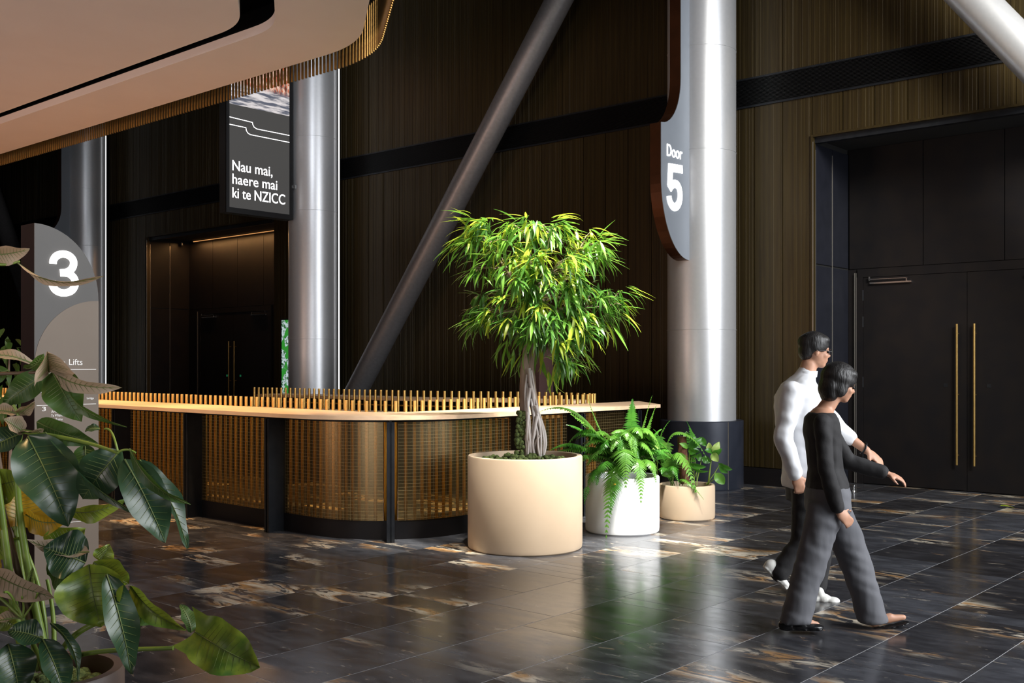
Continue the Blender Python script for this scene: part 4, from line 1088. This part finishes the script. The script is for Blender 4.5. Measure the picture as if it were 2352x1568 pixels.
LV = [ # base, tip, width px, material, roll, cup, bend, heart, label
 ((-30, 585, .05), (68, 572, .05), 52, 'big_b', 25, .2, .05, 0), ((40, 602, .05), (238, 634, 0), 30, 'big_b', 62, .25, .10, 0),
 ((82, 838, 0), (-50, 826, 0), 34, 'big_b', 50, .2, .10, 0), ((60, 845, 0), (100, 812, -.05), 40, 'big_g', 40, .1, .10, 0), ((112, 852, -.04), (108, 806, -.12), 92, 'big_b', 12, .55, .0, 0), ((118, 850, 0), (280, 890, -.05), 44, 'big_b', 35, .2, .10, 0),
 ((112, 856, .02), (8, 928, 0), 66, 'big_g', 10, .15, .05, 0), ((20, 850, .05), (-60, 880, .05), 50, 'big_g', 10, .15, .05, 0), ((122, 856, 0), (186, 968, -.04), 92, 'big_g', 5, .15, .08, 0), ((135, 850, 0), (292, 980, -.02), 28, 'big_g', 55, .2, .12, 0),
 ((36, 948, -.05), (80, 922, -.08), 34, 'big_b', 40, .2, .05, 0), ((40, 950, -.05), (-30, 945, -.05), 36, 'big_b', 45, .2, .05, 0), ((54, 992, -.05), (8, 962, -.1), 46, 'big_b', 30, .3, .0, 0), ((50, 995, -.05), (-40, 1040, -.1), 60, 'big_a', 20, .2, .05, 0), ((52, 990, -.05), (100, 985, -.1), 40, 'big_b', 55, .2, .05, 0),
 ((86, 968, -.03), (226, 1018, -.06), 56, 'big_g', 15, .15, .08, 0), ((64, 1002, -.12), (158, 1208, -.18), 136, 'big_a', -8, .18, .06, 0), ((276, 1034, -.16), (190, 1146, -.14), 100, 'big_a', 12, .15, .06, 0), ((286, 1054, -.2), (380, 1246, -.18), 96, 'big_a', -12, .18, .05, 0),
 ((298, 1030, -.2), (438, 1158, -.16), 30, 'big_g', 40, .3, .12, 0), ((320, 1056, -.12), (430, 1260, -.10), 56, 'big_a', -45, .2, .06, 0), ((105, 992, -.10), (332, 1192, -.22), 30, 'big_a', 62, .3, .03, 0), ((190, 1010, -.05), (100, 1028, -.05), 40, 'big_b', 55, .2, .05, 0), ((196, 1020, .02), (205, 1100, .02), 60, 'big_g', 20, .2, .05, 0),
 ((-30, 1120, 0), (52, 1098, 0), 96, 'big_v', 10, .15, .05, 0), ((36, 1208, .03), (30, 1095, .1), 190, 'big_y', 20, .35, .05, 1), ((60, 1180, .03), (150, 1198, .0), 70, 'big_y', 40, .2, .10, 0), ((148, 1172, .04), (288, 1148, .05), 52, 'big_v', 38, .2, .10, 0),
 ((112, 1268, .04), (196, 1215, .04), 92, 'big_v', 5, .2, .05, 0), ((205, 1268, -.06), (62, 1240, -.1), 46, 'big_b', 38, .2, -.10, 0), ((196, 1292, -.05), (100, 1258, -.1), 120, 'big_a', 12, .15, .05, 0), ((204, 1296, -.08), (232, 1440, -.10), 150, 'big_v', 10, .3, .08, 0), ((190, 1300, -.02), (110, 1320, -.02), 110, 'big_g', 0, .2, .05, 0),
 ((228, 1288, -.02), (252, 1250, -.02), 50, 'big_v', 10, .2, .05, 0), ((215, 1290, -.03), (296, 1340, .02), 90, 'big_v', 25, .2, .05, 0), ((245, 1318, -.14), (302, 1548, -.14), 74, 'big_a', -15, .22, .04, 0), ((300, 1345, .02), (428, 1446, .0), 52, 'big_v', 32, .25, .10, 0), ((296, 1398, .06), (376, 1422, .06), 52, 'big_g', 15, .2, .05, 0),
 ((448, 1450, -.12), (598, 1532, -.16), 128, 'big_v', 12, .12, .06, 1), ((440, 1452, -.12), (414, 1388, -.10), 40, 'big_g', 35, .2, .05, 0), ((-20, 1312, -.1), (126, 1372, -.16), 64, 'big_b', 25, .25, .05, 0), ((52, 1420, -.15), (-40, 1440, -.2), 40, 'big_b', 60, .2, .05, 0), ((98, 1466, -.15), (18, 1448, -.18), 62, 'big_a', 20, .2, .08, 0),
 ((18, 1478, -.18), (46, 1596, -.2), 92, 'big_a', -8, .2, .05, 0), ((98, 1468, -.15), (150, 1605, -.18), 66, 'big_a', -20, .25, .05, 0), ((116, 1430, -.12), (180, 1562, -.14), 34, 'big_a', -50, .2, .10, 0), ((-10, 1400, -.1), (40, 1440, -.12), 60, 'big_v', 30, .2, .05, 0), ((66, 1348, -.05), (76, 1302, -.05), 16, 'paleg', 0, .4, 0, 0), ((-40, 1260, .05), (60, 1230, .05), 60, 'big_v', 30, .2, .1, 0), ((230, 985, -.1), (195, 990, -.1), 22, 'big_a', 40, .2, .1, 0), ((10, 1230, .1), (0, 1330, .1), 50, 'big_y', 40, .3, .1, 0)]
names_ = {'big_b': 'dusty brown leaf', 'big_v': 'green leaf mottled with yellow', 'big_y': 'yellow leaf', 'paleg': 'pale green bud', 'big_a': 'dark glossy green leaf', 'big_g': 'plain green leaf'}
for i, (b, t_, W, m_, rl, cup, bend, ht) in enumerate(LV):
    o = softleaf('leaf', gp(*b), gp(*t_), W*TF/FPX, m_, fg, rl, cup, bend*1.3+.02, 14, .075, seed=i, heart=bool(ht), ribr=.0030)
    o['label'] = names_[m_]

# small leafy shrub far behind the pylon, at the left edge
sh = empty('shrub', P(22, HOR, 10.6), 'small leafy shrub standing behind the pylon at the left edge', 'plant'); sh.location.z = .45; ks = sh.location
obj('stem', MB().tube([(0, 0, -.0), (.02, 0, .6), (0, .02, 1.0), (0, 0, 1.35)], [.018, .014, .012, .008], 8), M['bark'], sh, smooth=80)
rr = random.Random(3)
sleaf = [MB().add(*blade(.17, .05, d_, .2, 5)).mesh('leaf', M['big_g'], True) for d_ in (.4, 1.0)]
for i in range(90):
    p = Vector((rr.uniform(-.22, .22), rr.uniform(-.22, .22), rr.uniform(.45, 1.5)-.0))
    d = Vector((p.x, p.y, rr.uniform(-.25, .1))).normalized()
    o = bpy.data.objects.new('leaf', sleaf[i % 2]); C.objects.link(o); o.parent = sh; o.matrix_local = place(None, p, d, (0, 0, 1))
ps = empty('planter', (ks.x, ks.y, 0), 'dark planter of the small shrub behind the pylon', 'planter')
obj('pot', MB().lathe([(0, 0), (.2, 0), (.21, .02), (.21, .5), (.18, .5), (.18, .44), (0, .44)], 40), M['brownpot'], ps, smooth=35)

# ------------------------------------------------------------------ far screen and sign behind the island
pw = onx(647, 735, WX-.09); y1_ = pw.y; zt_ = onx(652, 735, WX-.09).z
fs_ = empty('wall_screen', (WX-.06, y1_-.5, 1.6), 'bright screen showing green foliage, half hidden by the middle column', 'screen')
obj('screen_case', MB().box(-.02, .04, -.55, .55, -1.1, zt_-1.6+.03), M['dark'], fs_)
obj('picture', MB().box(-.03, -.02, -.52, .50, -1.05, zt_-1.6), picmat('foliage_picture', 'green'), fs_)
kio = P(1246, HOR, 15.2)
ks_ = empty('freestanding_sign', (kio.x, kio.y, 0), 'plum brown round-cornered sign standing beyond the counter behind the tree trunk', 'sign')
hw = .16; pr_ = [(hw, 0), (hw, 1.66)]+[(-hw+.32*math.sin(math.radians(a)) if False else hw-.32+.32*math.cos(math.radians(a)), 1.55+.28*math.sin(math.radians(a))) for a in range(0, 91, 6)][::1]+[(-hw, 0)]
pr_ = [(hw, 0), (hw, 1.83)]+[(hw-.30*math.sin(math.radians(a)), 1.55+.28*math.cos(math.radians(a))) for a in range(6, 91, 6)]+[(-hw, 1.5), (-hw, 0)]
obj('sign_body', MB().prismy(pr_, -.07, .07), noisy('mauve_metal', (.10, .055, .05), (.12, .065, .06), 3, .4, .3), ks_)
obj('sign_edge', MB().box(hw, hw+.05, -.06, .16, 0, 1.83), M['black'], ks_)
# door stop and fallen leaf
p = onz(1961, 1128); ds_ = obj('door_stop', MB().lathe([(0, 0), (.024, 0), (.022, .01), (.012, .02), (.012, .06), (.02, .065), (.02, .078), (0, .08)], 20), M['chrome'], smooth=40, loc=(p.x, p.y, 0))
tag(ds_, 'small chrome door stop standing on the floor before the right doors', 'door stop')
p = onz(2297, 1166); fl = obj('fallen_leaf', MB().add(*blade(.16, .045, .25, .5, 8)), M['leaf_c'], smooth=80, loc=(p.x, p.y, .022)); fl.rotation_euler = (0, 0, -PI/3.3)
tag(fl, 'single yellow green leaf lying on the floor near the right doors', 'leaf')

# ------------------------------------------------------------------ people
def meld(name, mb, voxel, m, parent, smooth=4, disp=0):
    me = mb.mesh('tmp', M[m]); o = bpy.data.objects.new('tmp', me); C.objects.link(o)
    md = o.modifiers.new('r', 'REMESH'); md.mode = 'VOXEL'; md.voxel_size = voxel; md.use_smooth_shade = True
    if smooth: s_ = o.modifiers.new('s', 'SMOOTH'); s_.iterations = smooth; s_.factor = .5
    bpy.context.view_layer.update()
    m2 = bpy.data.meshes.new_from_object(o.evaluated_get(bpy.context.evaluated_depsgraph_get()))
    bpy.data.objects.remove(o)
    if disp:
        for v in m2.vertices:
            q = v.co
            v.co = q+v.normal*disp*(noise.noise(Vector((q.x*8, q.y*8, q.z*3)))+.6*noise.noise(Vector((q.x*9+q.z*14, q.y*9-q.z*12, q.z*9)))+.3*noise.noise(Vector((q.x*26, q.y*26, q.z*12))))
    m2.materials.clear(); m2.materials.append(M[m])
    for p_ in m2.polygons: p_.use_smooth = True
    return obj(name, m2, None, parent)
def cap(mb, a, b, ra, rb, n=6):
    a, b = Vector(a), Vector(b)
    mb.ball(a, ra, 14, 10); mb.ball(b, rb, 14, 10)
    mb.tube([a.lerp(b, i/n) for i in range(n+1)], [ra+(rb-ra)*i/n for i in range(n+1)], 14)
    return mb
def ell_loft(mb, rings):
    """rings: centre, front/back half depth along RT, side half width along FW (horizontal sections)"""
    n = 20; vs = []; fs = []
    for c, a, b in rings:
        vs += [Vector(c)+RT*a*math.cos(2*PI*k/n)+FW*b*math.sin(2*PI*k/n) for k in range(n)]
    for i in range(len(rings)-1): fs += [(i*n+k, i*n+(k+1) % n, (i+1)*n+(k+1) % n, (i+1)*n+k) for k in range(n)]
    fs += [tuple(range(n))[::-1], tuple(range((len(rings)-1)*n, len(rings)*n))]
    mb.add(vs, fs)
def hand(mb, wrist, d, nrm, side_, curl=.5, s=1.0):
    """d toward the fingers, nrm out of the back of the hand, side_ toward the thumb"""
    wrist = Vector(wrist); d = Vector(d).normalized(); nrm = Vector(nrm); nrm = (nrm-d*nrm.dot(d)).normalized(); sd = Vector(side_); sd = (sd-d*sd.dot(d)-nrm*sd.dot(nrm)).normalized()
    pc = wrist+d*.048*s
    mb.ball(pc, (.046*s, .040*s, .016*s), 14, 10, (d, sd, nrm)); mb.ball(wrist+d*.018*s, (.03*s, .027*s, .018*s), 12, 8, (d, sd, nrm))
    for i, (L, o_) in enumerate(((.072, .030), (.080, .010), (.075, -.010), (.060, -.029))):
        p = wrist+d*.080*s+sd*o_*s; a = curl*.35; q = p
        mb.ball(p-d*.01, .0095*s, 8, 6)
        for sg in (.42, .33, .25):
            v = d*math.cos(a)-nrm*math.sin(a); e = q+v*L*sg*s; cap(mb, q, e, .0088*s, .0078*s, 2); q = e; a += curl*.9
    p = wrist+d*.030*s+sd*.030*s; v = (sd*.8+d*.7-nrm*.3).normalized(); e = p+v*.040*s; cap(mb, p, e, .012*s, .010*s, 2)
    v2 = (d*1.0+sd*.25-nrm*.45).normalized(); cap(mb, e, e+v2*.030*s, .010*s, .0085*s, 2)
def head(mb, c, s=1.0, fwd=None, tilt=0):
    f = (RT*math.cos(tilt)-Vector((0, 0, 1))*math.sin(tilt)); u = (Vector((0, 0, 1))*math.cos(tilt)+RT*math.sin(tilt)); l = f.cross(u)
    ax = (f, l, u); c = Vector(c)
    q = lambda a, b, d_: c+f*a*s+l*b*s+u*d_*s
    mb.ball(q(-.010, 0, .030), (.094*s, .076*s, .088*s), 20, 14, ax)
    mb.ball(q(.022, 0, -.035), (.066*s, .060*s, .072*s), 18, 12, ax)
    mb.ball(q(.052, 0, -.086), (.030*s, .032*s, .024*s), 12, 8, ax)
    mb.ball(q(.015, 0, -.070), (.055*s, .054*s, .035*s), 12, 8, ax)
    mb.ball(q(.090, 0, -.022), (.020*s, .013*s, .016*s), 10, 8, ax); mb.ball(q(.083, 0, .000), (.014*s, .010*s, .030*s), 10, 8, ax)
    mb.ball(q(.070, 0, .022), (.018*s, .055*s, .012*s), 12, 8, ax)
    mb.ball(q(.082, 0, -.054), (.011*s, .023*s, .007*s), 10, 6, ax); mb.ball(q(.079, 0, -.064), (.011*s, .020*s, .008*s), 10, 6, ax)
    for sg in (1, -1):
        mb.ball(q(.058, sg*.040, -.025), (.022*s, .020*s, .020*s), 10, 8, ax)
        mb.ball(q(-.008, sg*.076, -.010), (.017*s, .009*s, .030*s), 10, 8, ax)
    return q, ax
def shoe(nm, heel, toe, m, parent, h=.065, w=.045, sole=.012, flat=False):
    heel, toe = Vector(heel), Vector(toe); d = (toe-heel).normalized(); L = (toe-heel).length
    sd = Vector((0, 0, 1)).cross(d).normalized(); u = d.cross(sd)
    ax = (d, sd, u); mb = MB()
    at = lambda a, z: heel+d*a*L+u*z
    mb.ball(at(.16, h*.42), (.16*L+.012, w*.78, h*.5), 16, 10, ax)
    mb.ball(at(.45, h*.36), (.26*L, w*.86, h*.36), 16, 10, ax)
    mb.ball(at(.74, h*.26), (.26*L, w, h*.27), 16, 10, ax)
    if not flat: mb.ball(at(.30, h*.75), (.17*L, w*.75, h*.4), 16, 10, ax)
    for a in (.1, .25, .4, .55, .7, .85): mb.ball(at(a, .008), (.13*L, w*(.75 if a < .5 else .95), .010), 12, 6, ax)
    return meld(nm, mb, .006, m, parent, 2)
Z = Vector((0, 0, 1))
# man in the white shirt, farther from the camera
TM = 7.12
man = empty('person', P(1850, HOR, TM), 'man in white shirt and dark trousers walking right behind the woman in black', 'person'); man.location.z = 0
km = man.location
def m_(px, py, dt=0): return P(px, py, TM+dt)-km
body = MB()
qh, axh = head(body, m_(1872, 806), 1.0, tilt=.10)
cap(body, m_(1858, 838), m_(1850, 872), .055, .062)
ell_loft(body, [(m_(1845, 862), .06, .07), (m_(1838, 880), .09, .16), (m_(1838, 910), .11, .19), (m_(1842, 960), .115, .165), (m_(1848, 1020), .105, .15), (m_(1852, 1075), .115, .165), (m_(1852, 1120), .11, .16)])
SHn, ELn, WRn = m_(1820, 900, -.18), m_(1798, 1006, -.22), m_(1828, 1090, -.22)
SHf, ELf, WRf = m_(1850, 898, .18), m_(1925, 985, .20), m_(1990, 1034, .12)
cap(body, SHn, ELn, .052, .042); cap(body, ELn, WRn, .042, .028)
cap(body, SHf, ELf, .052, .042); cap(body, ELf, WRf, .042, .028)
hand(body, WRn, m_(1836, 1118, -.22)-WRn, -FW, RT, .9, 1.05)
hand(body, WRf, m_(2018, 1056, .10)-WRf, (Z*.8-FW*.5), -FW+Z*.3, .35, 1.05)
HPn, KNn, ANn = m_(1852, 1120, -.09), m_(1842, 1245, -.09), m_(1786, 1318, -.09)
HPf, KNf, ANf = m_(1852, 1120, .09), m_(1890, 1245, .09), m_(1878, 1350, .09)
for H_, K_, A2 in ((HPn, KNn, ANn), (HPf, KNf, ANf)): cap(body, H_, K_, .085, .058); cap(body, K_, A2, .056, .036)
meld('body', body, .0085, 'skin', man, 3)
sh_ = MB()
ell_loft(sh_, [(m_(1850, 858), .066, .075), (m_(1842, 868), .085, .13), (m_(1836, 882), .115, .195), (m_(1830, 910), .15, .215), (m_(1832, 960), .155, .19), (m_(1838, 1020), .15, .175), (m_(1848, 1070), .145, .19), (m_(1848, 1112), .15, .20), (m_(1848, 1118), .145, .195)])
cap(sh_, SHn, ELn, .078, .066); cap(sh_, ELn, ELn.lerp(WRn, .94), .066, .052)
cap(sh_, SHf, ELf, .078, .066); cap(sh_, ELf, ELf.lerp(WRf, .40), .066, .056)
cap(sh_, m_(1853, 858), m_(1850, 866), .066, .072)
meld('shirt', sh_, .011, 'shirt', man, 6, .010)
cl = MB(); ca, cb = m_(1855, 852), m_(1850, 866)
for rr1, rr2, zz in ((.066, .074, 0),):
    ell_loft(cl, [(cb, rr2, rr2+.006), (ca, rr1, rr1+.002)])
obj('collar', cl, M['shirt'], man, smooth=60)
tr_ = MB()
ell_loft(tr_, [(m_(1850, 1085), .125, .17), (m_(1852, 1120), .135, .185), (m_(1852, 1150), .13, .18)])
for H_, K_, A2 in ((HPn, KNn, ANn), (HPf, KNf, ANf)): cap(tr_, H_, K_, .10, .078); cap(tr_, K_, K_.lerp(A2, .95), .078, .066)
meld('trousers', tr_, .012, 'blackc', man, 5, .008)
shoe('shoe', m_(1752, 1302, -.09), m_(1806, 1356, -.09), 'sneaker', man, .10, .052)
shoe('shoe', m_(1862, 1386, .02), m_(1930, 1389, -.02), 'sneaker', man, .10, .052)
hr = MB(); u_, f__, l__ = axh[2], axh[0], axh[1]
hr.ball(qh(-.018, 0, .048), (.104, .088, .088), 20, 14, axh); hr.ball(qh(-.060, 0, .000), (.055, .078, .070), 16, 12, axh); hr.ball(qh(.030, 0, .078), (.060, .072, .040), 16, 10, axh)
for sg in (1, -1): hr.ball(qh(-.020, sg*.066, .030), (.045, .020, .048), 12, 8, axh)
meld('hair', hr, .008, 'hair', man, 2, .008)
gl_ = MB()
for sg in (1, -1):
    gl_.tube([qh(.094, sg*.034+.024*math.cos(a), .001+.019*math.sin(a)) for a in [2*PI*i/14 for i in range(15)]], .0022, 6)
    gl_.tube([qh(.092, sg*.058, .006), qh(.03, sg*.080, .006), qh(-.012, sg*.084, -.002)], .0022, 6)
gl_.tube([qh(.096, .010, .004), qh(.096, -.010, .004)], .0022, 6)
obj('glasses', gl_, M['leather'], man, smooth=60)
ey = MB()
for sg in (1, -1): ey.ball(qh(.080, sg*.031, .000), .009, 10, 8)
obj('eyes', ey, M['leather'], man, smooth=80)
wt = MB().tube([WRf.lerp(ELf, .10)+(Z*.035*math.cos(a)+FW*.035*math.sin(a))*1.0+RT*.018*math.cos(a) for a in [2*PI*i/20 for i in range(21)]], .007, 6)
obj('wristband', wt, M['leather'], man, smooth=60)
# woman in black top and grey trousers, nearer
TW = 6.36
wom = empty('person', P(1905, HOR, TW), 'woman in black top and wide grey trousers striding right, nearest the camera', 'person'); wom.location.z = 0
kw = wom.location
def w_(px, py, dt=0): return P(px, py, TW+dt)-kw
body = MB()
qh, axh = head(body, w_(1930, 882), .93, tilt=.30)
cap(body, w_(1912, 915), w_(1892, 945), .046, .052)
ell_loft(body, [(w_(1890, 936), .05, .06), (w_(1886, 952), .075, .13), (w_(1886, 985), .095, .155), (w_(1892, 1030), .09, .13), (w_(1896, 1080), .085, .12), (w_(1900, 1130), .11, .155), (w_(1902, 1165), .10, .15)])
SHn, ELn, WRn = w_(1888, 972, -.16), w_(1898, 1080, -.20), w_(1924, 1172, -.18)
SHf, ELf, WRf = w_(1896, 972, .15), w_(1948, 1060, .18), w_(2034, 1086, .10)
for a, b, c_ in ((SHn, ELn, WRn), (SHf, ELf, WRf)): cap(body, a, b, .040, .033); cap(body, b, c_, .033, .023)
hand(body, WRn, w_(1946, 1194, -.17)-WRn, -FW+Z*.3, RT+Z*.2, .5, .95)
hand(body, WRf, w_(2062, 1096, .09)-WRf, Z-FW*.3, -FW, .5, .95)
HPn, KNn, ANn = w_(1902, 1140, -.08), w_(1868, 1275, -.10), w_(1820, 1418, -.10)
HPf, KNf, ANf = w_(1904, 1140, .08), w_(1962, 1275, .06), w_(2004, 1424, .02)
for H_, K_, A2 in ((HPn, KNn, ANn), (HPf, KNf, ANf)): cap(body, H_, K_, .080, .052); cap(body, K_, A2, .050, .030)
for h0, t0_ in ((w_(1800, 1434, -.10), w_(1884, 1437, -.10)), (w_(2000, 1440, .02), w_(2082, 1418, .02))):
    d_ = (t0_-h0).normalized(); cap(body, h0+Z*.025+d_*.02, h0+d_*.12+Z*.03, .028, .026); cap(body, h0+d_*.10+Z*.025, t0_-d_*.02+Z*.008, .028, .018)
meld('body', body, .0085, 'skin', wom, 3)
tp_ = MB()
ell_loft(tp_, [(w_(1887, 946), .075, .12), (w_(1886, 960), .095, .165), (w_(1886, 985), .108, .17), (w_(1891, 1030), .105, .145), (w_(1896, 1075), .105, .14), (w_(1900, 1110), .122, .165), (w_(1900, 1122), .125, .17)])
cap(tp_, SHn, ELn, .056, .048); cap(tp_, ELn, ELn.lerp(WRn, .92), .048, .040)
cap(tp_, SHf, ELf, .056, .050); cap(tp_, ELf, ELf.lerp(WRf, .90), .050, .046)
meld('top', tp_, .010, 'blackc', wom, 5, .008)
tr_ = MB()
ell_loft(tr_, [(w_(1900, 1100), .112, .15), (w_(1901, 1130), .13, .18), (w_(1902, 1160), .135, .185), (w_(1902, 1175), .13, .18)])
def leg(mb, pts):
    rings = []
    for p, a in pts: rings.append((p, a, a*.92))
    ell_loft(mb, rings)
leg(tr_, [(w_(1898, 1150, -.07), .115), (w_(1886, 1210, -.09), .105), (w_(1866, 1285, -.10), .095), (w_(1842, 1360, -.10), .092), (w_(1825, 1428, -.10), .094)])
leg(tr_, [(w_(1906, 1150, .07), .115), (w_(1934, 1210, .08), .110), (w_(1962, 1285, .07), .100), (w_(1986, 1360, .04), .095), (w_(2004, 1428, .02), .098)])
meld('trousers', tr_, .011, 'greyc', wom, 10, .010)
shoe('shoe', w_(1792, 1446, -.11), w_(1893, 1447, -.12), 'leather', wom, .075, .044, flat=True)
shoe('shoe', w_(1994, 1455, .02), w_(2092, 1430, .02), 'leather', wom, .030, .040, flat=True)
hr = MB()
hr.ball(qh(-.022, 0, .040), (.108, .092, .092), 20, 14, axh); hr.ball(qh(-.065, 0, -.030), (.062, .086, .085), 16, 12, axh); hr.ball(qh(-.050, 0, -.085), (.050, .080, .055), 16, 12, axh); hr.ball(qh(.026, 0, .076), (.060, .076, .040), 16, 10, axh)
for sg in (1, -1): hr.ball(qh(-.010, sg*.070, -.010), (.050, .022, .075), 12, 8, axh)
meld('hair', hr, .008, 'hair', wom, 2, .008)
ey = MB()
for sg in (1, -1): ey.ball(qh(.079, sg*.030, .000), .0085, 10, 8)
obj('eyes', ey, M['leather'], wom, smooth=80)
